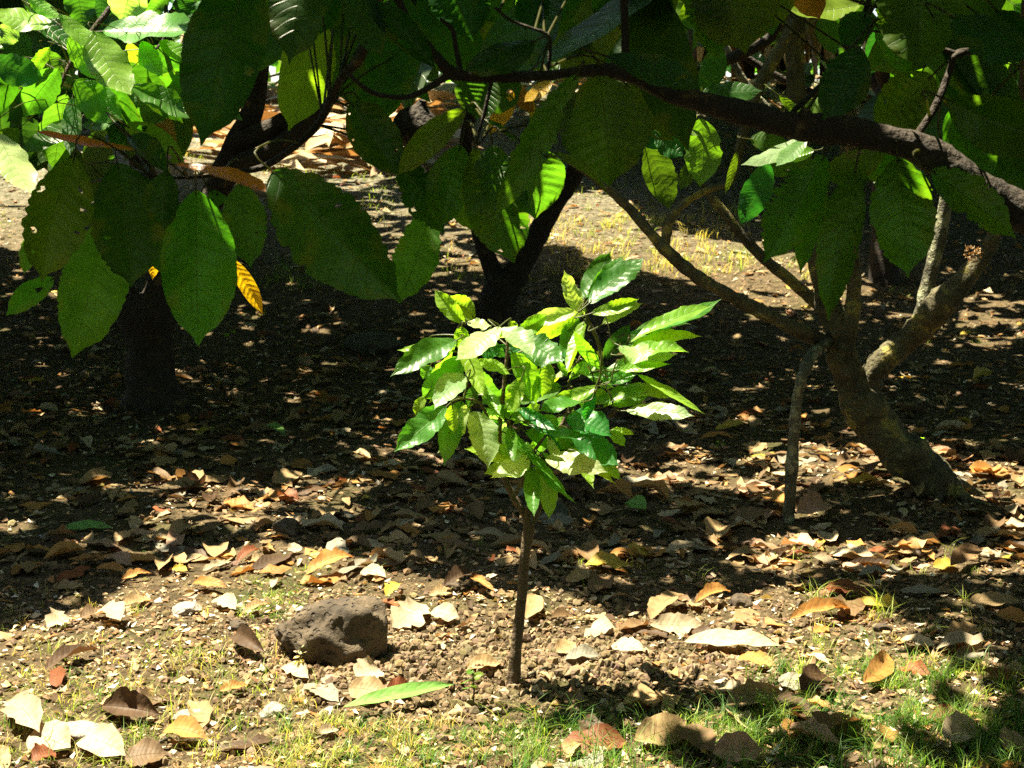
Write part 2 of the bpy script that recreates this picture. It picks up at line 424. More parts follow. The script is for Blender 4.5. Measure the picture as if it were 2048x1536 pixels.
#--PART2
# ------------------------------------------------------------------ the ground
def build_ground():
    ys = np.concatenate([np.linspace(-6, 2.6, 30)[:-1], 2.6 * (23 / 2.6) ** np.linspace(0, 1, 520), np.linspace(24, 70, 24)])
    u = np.linspace(-1, 1, 440)
    xs = np.sign(u) * (np.abs(u) * 3.6 + np.abs(u) ** 5 * 40)
    X, Y = np.meshgrid(xs, ys)
    X = X * (0.45 + 0.55 * np.clip(Y / 6, 0.4, 3.0))
    Z = HG(X, Y)
    # fine crumb in the near earth
    Z = Z + (0.010 * (vnoise(X * 40, Y * 40, 21) - 0.5) + 0.006 * (vnoise(X * 95, Y * 95, 22) - 0.5)) * sstep(12, 5, Y)
    n, k = X.shape
    v = np.stack([X, Y, Z], -1).reshape(-1, 3)
    i = np.arange(n - 1)[:, None] * k + np.arange(k - 1)[None, :]
    f = np.stack([i, i + 1, i + k + 1, i + k], -1).reshape(-1, 4)
    me = make_mesh('ground', v, f, mats=M_SOIL)
    link('ground', me, kind='structure')
build_ground()

# ------------------------------------------------------------------ leaves and branches of trees
GREENS = {'g': (0.038, 0.115, 0.014), 'd': (0.017, 0.060, 0.012), 'y': (0.10, 0.20, 0.02), 'o': (0.055, 0.105, 0.012),
          'b': (0.20, 0.095, 0.025), 'Y': (0.36, 0.24, 0.02), 'p': (0.17, 0.27, 0.12), 's': (0.016, 0.10, 0.02)}  # p: pale undersides, also leaves whose sun sheen is put into the colour
LIT = []            # points that the sun must reach: kept free of crown above them
UP = np.array([0, 0, 1.0])

class Tree:
    def __init__(s, name, label, cat, loc, mat, group=None):
        s.loc = np.asarray(loc, float); s.root = thing(name, label, cat, tuple(s.loc), group); s.mat = mat
        s.lines = []; s.tips = []
    def limb(s, name, pts, Ys, rpx, nseg=12, sub=6, rough=0.07, mat=None, world=False, lab=None):
        if world: q = [np.asarray(p, float) for p in pts]; r = list(rpx)
        else:
            if np.isscalar(Ys): Ys = [Ys] * len(pts)
            q = [P(x, y, Y) for (x, y), Y in zip(pts, Ys)]
            r = [rp * Y / FPX for rp, Y in zip(rpx, Ys)]
        v, f, uv = tube(q, r, nseg, sub, rough, seed=len(s.lines) + 3)
        me = make_mesh(name, v - s.loc, f, uv, mats=mat or s.mat)
        o = link(name, me, s.root)
        if lab: o['label'] = lab
        c = catmull([np.r_[p, rr] for p, rr in zip(q, r)], 4); s.lines.append(c)
        return o
    def nearest(s, p):
        best = None; bd = 9e9
        for c in s.lines:
            d = np.linalg.norm(c[:, :3] - p, axis=1); k = int(d.argmin())
            if d[k] < bd: bd = d[k]; best = c[k]
        return best, bd
    def leaf(s, base, tip, W, N, kind='g', nu=8, nv=22, lit=False, maxtw=0.55, mat=None, gain=1.0, holes=0, **kw):
        a = dict(bow=-0.04, fold=0.12, wave=0.035, rag=0.10, quilt=0.010, side=0.0)
        a.update(kw)
        v, f, uv = leaf_batch(base, tip, W, N, nu, nv, **a)
        if holes and len(f) > 60:
            kill = set()
            for _ in range(holes):
                i = int(RNG.integers(2, nv - 3)); j = int(RNG.choice([1, 2, nu - 3, nu - 2])); kill.add(i * nu + j)
                if RNG.uniform() < .4: kill.add((i + 1) * nu + j)
            hv = np.unique(f[[q for q in kill if q < len(f)]].ravel())
            v = v.copy(); v[0, hv] += RNG.normal(0, 1, (len(hv), 3)) * 0.22 * np.linalg.norm(tip - base) / nv
            f = f[[q for q in range(len(f)) if q not in kill]]
        v = v[0]; c = np.array(GREENS[kind]) * RNG.uniform(0.8, 1.25) * gain
        c = c * np.array([RNG.uniform(0.8, 1.3), 1, RNG.uniform(0.8, 1.2)])
        bag = Bag(); bag.add(v, f, uv, c)
        A = unit(tip - base)
        br, d = s.nearest(base)
        if br is not None and d < maxtw: end = br[:3]
        else: end = base - A * 0.05 + UP * 0.05; d = 0.07
        m1 = base - A * min(0.04, d * 0.4); m2 = (m1 + end) / 2 + UP * (0.06 * d)
        tv, tf, tu = tube([base + A * 0.01, m1, m2, end], [0.0014, 0.0018, 0.002, 0.0026], 4, 3, 0.0, cap=False)
        bag.add(tv, tf, np.full((len(tv), 2), 0.5), np.array([0.09, 0.075, 0.03]))
        me = bag.mesh('leaf', mat or M_LEAF, s.loc)
        if lit: LIT.append((0.5 * (base + tip), (0.45 if lit is True else float(lit)) * np.linalg.norm(tip - base)))
        return link('leaf', me, s.root)
    def pxleaf(s, bx, by, tx, ty, w, Y, kind='g', k=0.0, dz=0.0, roll=None, lit=False, **kw):
        """a leaf from its stalk end to its point; w its apparent width in photo pixels, k how far its face looks up"""
        base = P(bx, by, Y); tip = P(tx, ty, Y + dz); A = unit(tip - base)
        view = unit(np.array([0, 0, CAM_H]) - 0.5 * (base + tip))
        vo = unit(view - A * view.dot(A))
        side = np.cross(A, vo)
        if roll is None: roll = RNG.uniform(-0.35, 0.35)
        N = unit(unit(view + UP * k) + side * roll); N = unit(N - A * N.dot(A))
        c = max(abs(N.dot(vo)), 0.42)
        return s.leaf(base, tip, 1.06 * w * Y / FPX / c, N, kind, lit=lit, **kw)
    def filler(s, x0, x1, y0, y1, n, Y0, Y1, kinds, L=(0.24, 0.34), lit=False, k=(0, 0.6), **kw):
        for _ in range(n):
            Y = RNG.uniform(Y0, Y1); b = P(RNG.uniform(x0, x1), RNG.uniform(y0, y1), Y)
            az = RNG.uniform(0, 2 * PI); dr = RNG.uniform(0.3, 1.5)
            A = unit(np.array([math.cos(az), math.sin(az) * 0.6, -dr])); l = RNG.uniform(*L)
            view = unit(np.array([0, 0, CAM_H]) - b)
            N = unit(view + UP * RNG.uniform(*k) + RNG.normal(0, 0.45, 3))
            s.leaf(b, b + A * l, l * RNG.uniform(0.32, 0.44), N, RNG.choice(list(kinds)), lit=lit, nu=6, nv=14, **kw)

# ---- the near tree whose long limb crosses the top of the view
fb = np.array([1.22, 2.45, float(HG(1.22, 2.45))])
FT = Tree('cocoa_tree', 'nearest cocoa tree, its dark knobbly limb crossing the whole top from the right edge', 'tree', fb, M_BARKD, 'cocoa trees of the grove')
FT.limb('trunk', [fb - [0, 0, .08], fb + [0, 0, .3], fb + [-0.06, -.02, .8], [1.05, 2.42, 1.22], [0.98, 2.42, 1.55], [1.1, 2.4, 2.1], [1.2, 2.3, 2.7]],
        None, [0.12, 0.10, 0.085, 0.085, 0.075, 0.06, 0.04], 16, 6, world=True)
FT.limb('branch', [(2230, 430), (2100, 440), (1985, 395), (1900, 335), (1820, 292), (1700, 262), (1620, 255), (1560, 245), (1470, 222), (1400, 203), (1330, 180), (1290, 158), (1240, 143),
                   (1170, 142), (1100, 150), (1020, 154), (960, 152), (905, 146), (875, 115), (845, 78), (815, 40), (790, -20), (760, -120)],
        [2.42] + [2.38] * 5 + [2.35] * 6 + [2.33] * 11, [40, 39, 36, 34, 31, 28, 30, 26, 24, 22, 20, 20, 17, 11, 10, 11, 11, 12, 9, 8, 8, 8, 7], 16, 9, 0.10)
FT.limb('branch', [(905, 146), (840, 185), (800, 195), (745, 185), (705, 155), (690, 130)], 2.33, [8, 6, 5, 5, 4, 4], 8)
FT.limb('branch', [(770, -60), (745, 40), (722, 115), (680, 160), (645, 235), (600, 285), (530, 332), (470, 345), (420, 352), (360, 356), (300, 352)],
        [2.4, 2.45, 2.5, 2.55, 2.6, 2.6, 2.65, 2.65, 2.65, 2.65, 2.65], [10, 10, 9, 8, 8, 7, 7, 5, 4, 3, 2], 8)
FT.limb('branch', [(920, 140), (912, 95), (905, 60), (890, 45), (880, 38)], 2.3, [6, 5, 5, 4, 3], 8)
FT.limb('branch', [(1095, 148), (1100, 100), (1095, 70), (1060, 55), (1020, 40), (990, 15)], 2.4, [4, 4, 4, 3, 3, 3], 6)
FT.limb('branch', [(1250, 135), (1250, 60), (1245, -60)], 2.36, [8, 8, 8], 8)
FT.limb('branch', [(1820, 290), (1870, 215), (1900, 140), (1912, 110), (1960, 100), (2060, 82), (2150, 60)], [2.38, 2.4, 2.42, 2.42, 2.44, 2.46, 2.5], [7, 8, 7, 8, 8, 9, 9], 8)
FT.limb('branch', [(1912, 108), (1890, 100), (1882, 96)], 2.42, [6, 5, 3], 8)
FT.limb('branch', [(1625, 262), (1612, 232), (1600, 222)], 2.33, [18, 15, 8], 10)
FT.limb('branch', [(1560, 250), (1700, 100), (1760, -80)], [2.4, 2.7, 2.9], [6, 6, 5], 6)
FT.limb('branch', [(985, 155), (970, 220), (962, 250), (955, 290), (985, 255), (1000, 262)], 2.38, [4, 4, 3, 2, 2, 2], 6)
FT.limb('branch', [(700, -160), (560, -140), (420, -130)], 2.4, [9, 7, 5], 8)
FRONT = [  # bx by tx ty w Y kind [k, dz]
 (505,-75,402,292,158,2.25,'d',0,0,), (600,-110,578,128,112,2.2,'d',.3,-.05), (628,15,577,262,108,2.75,'y',0,.05), (695,-40,765,115,78,2.2,'d',.8,-.05), (735,5,872,140,58,2.2,'d',.9,-.03),
 (150,315,84,566,128,2.5,'o',0,0), (205,440,144,716,134,2.75,'g',0,0), (235,325,262,575,150,2.65,'d',0,0), (392,380,396,692,150,2.55,'g',0,0), (482,365,502,535,90,2.8,'d',0,0),
 (545,342,806,606,168,2.4,'d',0,-.02), (862,418,798,606,92,2.75,'g',0,0), (108,555,12,632,50,3.0,'g',.2,0), (275,302,62,260,16,2.6,'b',2.2,-.1), (258,272,336,348,46,2.45,'d',1.2,-.06),
 (335,342,330,460,72,2.5,'d',.2,0), (345,328,548,388,24,2.55,'b',2.0,-.12), (250,250,372,332,62,2.8,'o',.4,0), (320,495,305,560,24,3.4,'Y',0,0), (460,515,526,628,34,3.3,'Y',.2,0),
 (60,470,48,548,36,2.9,'g',0,0), (215,360,330,470,120,2.8,'d',0,0), (300,380,350,560,90,2.85,'d',0,0),(420,380,480,470,50,2.9,'d',0,0),
 (885,-70,945,84,120,2.5,'d',.2,0), (872,5,850,120,80,2.9,'g',0,0), (1000,60,922,132,62,3.1,'g',.3,0), (1072,82,928,142,60,2.3,'d',.9,-.05), (1065,-30,1050,62,76,2.6,'d',0,0),
 (1108,48,1172,142,88,2.75,'o',0,0), (1222,-50,1224,78,78,2.8,'g',0,0), (1210,112,1402,178,58,2.2,'d',.9,-.05), (1155,148,988,440,76,2.28,'o',0,0), (1198,150,1218,372,178,2.32,'o',0,0),
 (1062,290,1070,438,130,2.42,'g',0,0), (985,290,1028,526,128,2.45,'g',0,0), (950,295,985,500,80,2.5,'o',0,0), (922,290,878,460,88,2.5,'g',0,0), (932,218,792,354,58,2.4,'o',.2,0),
 (700,205,800,352,96,2.5,'d',.2,0), (800,320,888,468,84,2.55,'d',0,0), (720,210,760,300,80,2.6,'d',0,0), (898,385,945,462,48,2.9,'o',0,0), (792,148,735,245,60,2.7,'g',0,0), (748,110,768,168,42,3.6,'y',0,0),
 (980,150,952,240,90,2.45,'d',0,0), (1040,160,968,225,60,2.5,'d',0,0), (968,238,1038,290,13,2.5,'d',1.8,-.05), (1085,310,1218,392,17,2.3,'o',2.2,-.05), (1252,192,1296,236,14,3.6,'y',.5,0),
 (1250,168,1348,282,70,2.7,'o',0,0), (1368,-50,1436,120,84,2.55,'g',0,0), (1452,-110,1492,108,178,2.5,'o',0,0), (1720,95,1645,240,94,2.3,'d',.2,0), (1735,25,1680,90,66,2.6,'d',.3,0),
 (1752,48,1822,155,52,2.9,'g',.3,0), (1832,-90,1836,138,172,2.32,'o',0,0), (1900,30,2070,118,80,2.25,'d',.8,-.05), (1865,150,1748,262,112,2.5,'o',0,0), (1895,200,2110,282,112,2.3,'o',.1,0),
 (1900,220,1985,370,92,2.42,'g',0,0), (1862,340,2032,476,84,2.3,'g',.2,0), (1795,315,1816,556,132,2.34,'g',0,0), (1712,335,1656,642,86,2.36,'g',0,0), (1650,310,1528,525,112,2.45,'g',0,0), (1640,330,1600,548,60,2.5,'g',0,0),
 (1770,300,1640,352,66,2.5,'o',.3,0), (1740,290,1790,370,80,2.6,'g',0,0), (1890,300,1925,420,90,2.6,'d',0,0), (1990,250,2060,420,100,2.7,'d',0,0), (1930,100,1985,210,90,2.8,'g',0,0), (1840,150,1800,290,90,2.8,'o',0,0),
 (1990,20,2060,90,60,2.8,'d',0,0), (1250,-60,1330,100,120,2.7,'d',0,0), (1130,-60,1100,50,100,2.9,'d',0,0), (1330,-60,1290,90,90,2.9,'o',0,0), (1560,-80,1545,60,80,2.8,'o',0,0), (1600,-60,1640,40,70,3.0,'b',0,0),
 (680,-60,640,70,90,2.7,'d',0,0), (760,-60,800,60,100,2.8,'d',0,0), (950,-70,1010,50,90,2.9,'g',0,0), (1500,180,1405,182,1,3,'g',0,0),
]
for l in FRONT:
    if l[4] < 5: continue
    big = l[4] > 70
    FT.pxleaf(*l[:4], l[4] * .95, *l[5:7], gain=1.05, k=l[7], dz=l[8], nu=12 if big else 6, nv=44 if big else 18, rag=RNG.choice([.05, .10, .16, .34], p=[.3, .3, .25, .15]), holes=int(RNG.choice([0, 1, 3, 6], p=[.45, .25, .2, .1])), drip=RNG.uniform(.5, .8), fold=RNG.choice([-1, 1], p=[.25, .75]) * RNG.uniform(.08, .65), curl=RNG.uniform(-.05, .22), twist=RNG.uniform(-.6, .6), bow=RNG.uniform(-.12, .08), wave=RNG.uniform(.03, .08), side=RNG.uniform(-.05, .05), maxtw=0.45)
FT.filler(560, 1000, -60, 40, 9, 2.7, 3.2, 'ddo')
FT.filler(1000, 1300, -90, -20, 4, 2.7, 3.2, 'ddo')
FT.filler(1740, 2080, -60, 160, 8, 2.7, 3.3, 'dog')
FT.filler(1250, 1350, -90, -30, 2, 2.7, 3.2, 'dog')
# the dark pod that hangs among the leaves
def cocoa_pod():
    p0, p1 = P(845, 200, 2.6), P(822, 300, 2.62)
    n = 12; L = np.linalg.norm(p1 - p0); r = [0.006, 0.012, 0.026, 0.037, 0.041, 0.040, 0.034, 0.022, 0.008]
    pts = [p0 + (p1 - p0) * i / 8 for i in range(9)]
    v, f, uv = tube(pts, r, 20, 3, 0.05)
    me = make_mesh('pod', v - FT.loc, f, uv, mats=M_BARKD)
    o = link('pod', me, FT.root); o['label'] = 'blackened dried pod hanging among the leaves'
cocoa_pod()

# ---- the tree at the left
g = G(298, 812); YL = g[1]
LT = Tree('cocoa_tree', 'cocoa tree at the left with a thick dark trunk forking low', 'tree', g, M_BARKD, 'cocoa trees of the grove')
LT.limb('trunk', [(305, 850), (301, 815), (298, 780), (297, 740), (296, 680), (292, 620), (290, 585)], YL, [96, 70, 54, 48, 47, 52, 44], 22, 8, 0.13, lab='short stout trunk in deep shade')
LT.limb('branch', [(285, 650), (255, 605), (238, 572), (230, 555)], YL, [34, 30, 26, 18], 14)
LT.limb('branch', [(300, 640), (318, 580), (330, 520), (350, 470), (400, 430), (435, 375), (468, 300), (500, 235), (518, 160), (525, 40), (525, -120), (480, -420)], YL, [34, 28, 24, 22, 24, 26, 25, 22, 18, 16, 14, 10], 14)
LT.limb('branch', [(440, 370), (480, 330), (545, 300), (610, 250), (670, 185), (725, 125), (790, 30), (840, -60)], YL - 0.3, [18, 20, 19, 17, 14, 13, 12, 10], 12)
LT.limb('branch', [(470, 290), (520, 268), (570, 242), (575, 232)], YL - .2, [18, 20, 18, 12], 12)
LT.limb('branch', [(525, -100), (420, -180), (300, -80), (210, 30), (150, 110), (115, 185), (112, 205)], [7.2, 6.6, 6.0, 5.8, 5.75, 5.7, 5.7], [10, 8, 7, 6, 5, 4, 3], 8)
LT.limb('branch', [(330, -100), (332, 20), (328, 75), (310, 100)], [6, 5.8, 5.75, 5.7], [5, 4, 3, 3], 6)
LT.limb('branch', [(240, -10), (320, 70), (300, 150), (260, 230), (230, 260)], [5.8, 6.0, 6.1, 6.2, 6.3], [5, 5, 4, 4, 3], 6)
LEFT = [
 (105,48,-22,25,40,5.5,'y',.9,-.05), (55,-8,122,36,28,5.5,'y',.6,0), (120,28,216,102,34,5.45,'y',.5,0), (188,62,262,190,78,5.4,'y',.5,-.1), (205,62,400,58,54,5.6,'g',.9,-.1), (283,82,325,152,38,5.5,'y',.3,0),
 (318,82,394,132,34,5.6,'y',.6,0), (138,72,202,162,52,5.6,'y',.3,0), (-15,118,88,156,60,5.5,'d',.2,0), (118,138,48,234,64,5.6,'g',0,0), (150,160,246,240,72,5.7,'g',0,0), (262,172,388,238,48,5.6,'g',.4,0),
 (278,98,386,195,74,6.0,'g',0,0), (262,-45,244,46,74,5.7,'p',.3,0), (150,-30,166,56,58,5.9,'g',0,0), (205,-20,205,56,42,6,'d',0,0), (337,-18,288,36,30,5.8,'g',.4,0), (365,-10,370,36,44,5.9,'d',0,0),
 (432,8,362,44,34,6,'p',.5,0), (28,45,0,88,44,6,'p',.2,0), (132,188,108,342,74,5.8,'g',.1,0), (18,198,52,330,74,5.9,'d',0,0), (-6,265,66,388,64,5.2,'p',1.3,-.15), (312,205,350,300,36,6.1,'b',0,0),
 (100,95,60,150,26,5.6,'y',.6,0), (235,240,160,250,22,6.1,'g',.6,0), (240,250,262,300,40,6.3,'g',.2,0), (400,60,440,0,40,6,'g',0,0), (395,65,405,130,18,5.9,'Y',0,0), (60,15,150,95,50,5.9,'g',.5,0),
 (225,165,270,235,40,5.9,'g',.2,0), (90,100,140,180,50,5.9,'g',0,0), (10,60,60,130,60,6.1,'g',0,0), (-20,160,30,250,70,6.1,'g',0,0), (340,130,392,215,50,6.2,'g',.2,0),
]
for l in LEFT: LT.pxleaf(*l[:7], k=l[7], dz=l[8], lit=(.2 if l[5] < 6.05 else False), mat=M_YOUNG_OR_LIT, gain=1.7, quilt=.005, nu=6, nv=18, rag=.18, wave=.06, fold=RNG.uniform(-.1, .35), side=RNG.uniform(-.06, .06))  # gain lifts the albedo to stand in for pale sun sheen
LT.filler(-40, 400, -60, 190, 18, 5.9, 6.5, 'ggyyp', L=(0.24, 0.34), mat=M_YOUNG_OR_LIT, gain=1.6, k=(.2, 1.4))
LT.filler(-40, 400, -60, 200, 20, 6.6, 7.4, 'gggyd', L=(0.26, 0.38))
LT.filler(-40, 400, 120, 290, 26, 5.7, 6.3, 'gggdo', L=(0.24, 0.34))
LT.filler(520, 900, -60, 60, 16, 6.0, 7.4, 'ggdo', L=(0.26, 0.36))

# ---- the tree in the middle
g = G(985, 668); YM = g[1]
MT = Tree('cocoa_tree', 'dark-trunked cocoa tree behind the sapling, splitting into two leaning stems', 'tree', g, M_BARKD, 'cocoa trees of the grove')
MT.limb('trunk', [(978, 700), (982, 660), (990, 620), (1002, 580), (1015, 550)], YM, [62, 48, 42, 38, 32], 16, 7)
MT.limb('branch', [(1010, 580), (1045, 525), (1080, 460), (1110, 405), (1145, 355), (1180, 270), (1205, 150), (1215, 0), (1200, -200)], YM, [30, 25, 22, 20, 18, 15, 14, 12, 10], 12)
MT.limb('branch', [(1000, 590), (985, 540), (960, 470), (935, 380), (930, 300), (945, 200), (950, 60), (930, -150)], YM, [22, 19, 16, 14, 13, 12, 11, 10], 12)
MT.filler(1000, 1700, -70, 30, 14, 6.0, 6.8, 'ygy', L=(0.2, 0.3), lit=.3, mat=M_YOUNG_OR_LIT, gain=1.2)
MT.filler(900, 1380, -60, 40, 8, 6.3, 8.5, 'ggdoy', L=(0.26, 0.36))
MT.filler(1020, 1110, 150, 190, 4, 6.2, 6.6, 'bY', L=(0.16, 0.22))

# ---- the lichen-covered tree at the right
g = G(1885, 992); YR = g[1]
RT = Tree('cocoa_tree', 'lichen-spotted cocoa tree at the right, its trunk leaning up from the lower right', 'tree', g, M_BARK, 'cocoa trees of the grove')
RT.limb('trunk', [(1935, 1040), (1905, 1005), (1850, 945), (1785, 885), (1735, 825), (1705, 765), (1688, 715), (1678, 670), (1655, 600), (1628, 480), (1604, 330), (1592, 160), (1590, -20), (1600, -200)],
        YR, [30, 36, 42, 43, 39, 34, 32, 28, 24, 21, 20, 19, 18, 15], 28, 14, 0.17)
RT.limb('branch', [(1722, 800), (1745, 748), (1785, 705), (1830, 668), (1880, 612), (1938, 548), (1978, 490), (2015, 400), (2040, 250), (2050, 0)], [YR] * 4 + [YR - .1] * 6, [27, 27, 26, 25, 27, 21, 14, 10, 8, 7], 20, 12, 0.17)
RT.limb('branch', [(1822, 680), (1845, 630), (1858, 560), (1880, 465), (1895, 380), (1910, 250), (1910, 60)], YR + .1, [18, 18, 15, 14, 12, 11, 9], 12, 6, 0.08, mat=M_PALEBARK, lab='pale grey-barked stem')
RT.limb('branch', [(1700, 685), (1650, 683), (1600, 662), (1560, 642), (1500, 612), (1440, 580), (1385, 546), (1330, 498), (1265, 424), (1205, 368), (1140, 325)], [YR] * 2 + [YR - .15] * 9, [14, 15, 15, 15, 15, 14, 13, 12, 10, 8, 5], 14, 9, 0.15)
RT.limb('branch', [(1328, 500), (1340, 440), (1375, 402), (1420, 378), (1462, 362), (1478, 300), (1498, 225), (1530, 150), (1572, 75), (1590, 40)], YR - .15, [10, 9, 8, 7, 7, 9, 11, 12, 11, 9], 12, 7, .14)
RT.limb('branch', [(1640, 612), (1580, 560), (1520, 510), (1460, 440), (1410, 375), (1385, 320), (1375, 220), (1380, 60)], YR + .1, [13, 12, 11, 10, 9, 8, 7, 6], 10)
RT.limb('branch', [(1350, 165), (1400, 145), (1440, 126), (1490, 104), (1535, 80), (1556, 45), (1562, 0), (1565, -80)], YR + .1, [14, 13, 12, 12, 10, 9, 9, 8], 10, mat=M_BARKD)
RT.limb('branch', [(1480, 108), (1520, 132), (1565, 158), (1610, 178), (1650, 198), (1700, 235)], YR + .15, [7, 7, 7, 7, 7, 6], 8, mat=M_BARKD)
RT.limb('branch', [(1425, 40), (1450, 90), (1480, 150), (1510, 190), (1560, 245), (1600, 300)], YR + .2, [6, 7, 8, 8, 8, 8], 8, mat=M_PALEBARK)
RT.limb('branch', [(1690, 700), (1705, 620), (1708, 540), (1700, 440), (1690, 330), (1700, 200), (1710, 40)], YR - .05, [18, 15, 14, 13, 12, 10, 9], 12)
RIGHT = [
 (1280,238,1322,300,58,5.0,'s',.3,0,1), (1312,262,1366,312,56,5.0,'s',.3,0,1), (1292,292,1340,420,62,5.1,'o',0,0,1), (1402,236,1400,374,72,5.0,'y',0,0,1), (1402,188,1524,182,44,5.0,'g',.8,0,1), (1352,178,1404,220,36,5,'y',.8,0,1),
 (1350,222,1398,272,40,5.0,'p',.8,0,1), (1722,8,1570,22,42,5.0,'y',.8,-.1,1), (1558,190,1622,236,18,5.0,'y',.5,0,1), (1538,325,1480,450,58,5.0,'s',0,0,1), (1620,272,1482,330,30,5.0,'p',1.3,-.1,1),
 (1612,280,1552,332,30,4.95,'p',1.3,-.1,1), (1628,300,1560,312,30,5,'y',.9,0,1), (1500,278,1580,290,40,5.1,'g',.4,0,0), (1475,300,1450,388,15,5.0,'o',0,0,0), (1590,300,1600,350,50,5.1,'g',0,0,0), (1560,320,1540,350,60,5.2,'g',0,0,0),
 (1640,195,1610,232,30,5.2,'y',.3,0,0), (1660,180,1640,230,40,5.4,'y',0,0,0), (1760,60,1800,160,40,5.3,'y',.3,0,1), (1650,20,1670,110,50,5.4,'g',0,0,0), (1530,10,1545,70,40,5.4,'g',0,0,0),
 (1385,320,1360,380,30,5.3,'o',0,0,0), (1260,195,1296,232,16,4.9,'y',.4,0,1), (1940,150,1990,230,50,5.4,'y',0,0,0), (1880,120,1940,210,60,5.5,'g',0,0,0),
 (1440,90,1400,190,50,5.5,'g',0,0,0), (1330,60,1370,150,56,5.5,'o',0,0,0), (1395,30,1350,120,50,5.7,'g',.2,0,0),
]
for l in RIGHT: RT.pxleaf(*l[:7], k=l[7], dz=l[8], lit=bool(l[9]), mat=M_YOUNG_OR_LIT if l[9] else None, nu=6, nv=18, rag=.15, wave=.05, fold=RNG.uniform(-.1, .3), side=RNG.uniform(-.05, .05), maxtw=0.4)
RT.filler(1730, 2080, -40, 330, 14, 6.2, 7.2, 'gdo', L=(0.26, 0.36))
RT.filler(1740, 2080, -40, 260, 24, 5.9, 6.2, 'ggys', L=(0.24, 0.32), lit=True, mat=M_YOUNG_OR_LIT)
RT.filler(1250, 1420, -60, 0, 6, 5.9, 6.6, 'gyo', L=(0.22, 0.30), lit=True, mat=M_YOUNG_OR_LIT)
# dried flower cushion on the right fork
def cushion(tree, px, py, Y, n, r):
    bag = Bag(); c = P(px, py, Y)
    d = unit(RNG.normal(0, 1, (n, 3))); b = c + d * r * RNG.uniform(0.4, 1, (n, 1))
    v, f, uv = leaf_batch(b, b + d * r * .3 + RNG.normal(0, r * .15, (n, 3)), r * .25, unit(RNG.normal(0, 1, (n, 3))), 2, 2, wave=.2)
    bag.add(v, f, uv, np.array([0.35, 0.22, 0.10]))
    o = link('flower_cushion', bag.mesh('flower_cushion', M_DRY, tree.loc), tree.root); o['label'] = 'tan flower cushion on the bark'
cushion(RT, 1945, 505, YR - .16, 90, 0.028); cushion(RT, 1972, 535, YR - .12, 40, .018)
cushion(FT, 1705, 302, 2.33, 40, 0.012)

def roots(t, px, py, n, r, L):
    c = G(px, py)
    for k in range(n):
        a = k * 2 * PI / n + RNG.uniform(-.4, .4); d = np.array([math.cos(a), math.sin(a), 0]); q = []
        for f_, u_ in ((.0, .16), (.35, .05), (.7, .015), (1.0, -.02)):
            w_ = c + d * L * f_ + [RNG.uniform(-.02, .02), RNG.uniform(-.02, .02), 0]; w_[2] = HG(w_[0], w_[1]) + u_ * L * 2; q.append(w_)
        t.limb('root', q, None, [r, r * .8, r * .5, r * .2], 10, 5, .15, world=True)
roots(LT, 300, 812, 5, .055, .26); roots(RT, 1895, 992, 5, .028, .2); roots(MT, 982, 668, 4, .06, .32); roots(SP_, 1026, 1378, 5, .008, .06) if False else None
# ---- the thin stake-like stem in front of it
g = G(1576, 1042)
ST = Tree('bare_stem', 'thin bare crooked stem standing in front of the lichen-spotted tree, leaning against its low branch', 'stem', g, M_PALEBARK)
ST.limb('stem', [(1576, 1060), (1577, 1035), (1580, 985), (1584, 930), (1588, 870), (1594, 800), (1606, 750), (1622, 712), (1645, 690), (1680, 678)], [g[1]] * 7 + [g[1] + .1, g[1] + .2, g[1] + .3], [16, 13, 12, 13, 12, 12, 12, 13, 11, 8], 12, 7, 0.10)

# ------------------------------------------------------------------ the sapling
g = G(1026, 1378)
SP_ = Tree('cocoa_sapling', 'young cocoa sapling with glowing sunlit leaves, planted alone in the loose earth', 'sapling', g, M_STEM)
Y3 = g[1]
def Z5(x, y): return (674 + x * 0.390625, 450 + y * 0.390625)
def zl(name, pts, Ys, r, ns=8): return SP_.limb(name, [Z5(*p) for p in pts], Ys, r, ns, 6, 0.05)
SP_.limb('trunk', [(1024, 1395), (1026, 1372), (1030, 1320), (1036, 1265), (1044, 1190), (1049, 1120), (1056, 1070), (1058, 1035), (1055, 1012)], Y3, [30, 17, 13, 11.5, 11, 11, 12, 12, 9], 12, 8, 0.06)
zl('branch', [(975, 1510), (940, 1450), (900, 1385), (865, 1310), (840, 1215), (832, 1100), (838, 980), (852, 850), (865, 720), (872, 640), (872, 560)], [Y3] * 6 + [Y3 - .02] * 5, [8, 8, 8, 6.5, 5.5, 5, 4.5, 4, 3.5, 3, 2.5])
zl('branch', [(905, 1390), (950, 1310), (985, 1235), (1003, 1170), (1060, 1090), (1100, 1050)], Y3 - .05, [5, 4.5, 4.5, 4, 3, 2.5])
zl('branch', [(838, 1200), (800, 1080), (760, 960), (715, 900), (650, 890)], Y3 - .06, [4, 3.5, 3, 2.5, 2])
zl('branch', [(845, 1190), (890, 1100), (940, 1030), (1000, 985), (1060, 975)], Y3 - .04, [4, 3.5, 3.5, 3, 2.5])
zl('branch', [(890, 1090), (885, 1030), (890, 970), (900, 900)], Y3 - .04, [2.5, 2, 2, 2], 6)
zl('branch', [(845, 900), (780, 880), (740, 820), (700, 740), (675, 690), (640, 600), (620, 540), (640, 490)], Y3, [3.5, 3.5, 4, 3.5, 3.5, 3, 2.5, 2])
zl('branch', [(990, 1510), (1010, 1440), (1045, 1360), (1065, 1300), (1085, 1200), (1120, 1100), (1150, 1030), (1190, 950), (1240, 890), (1320, 830), (1380, 770), (1460, 680), (1500, 560)], [Y3] * 5 + [Y3 + .06] * 8, [7, 7, 6.5, 6, 5.5, 5, 5, 5, 4.5, 4, 4, 3, 2.5])
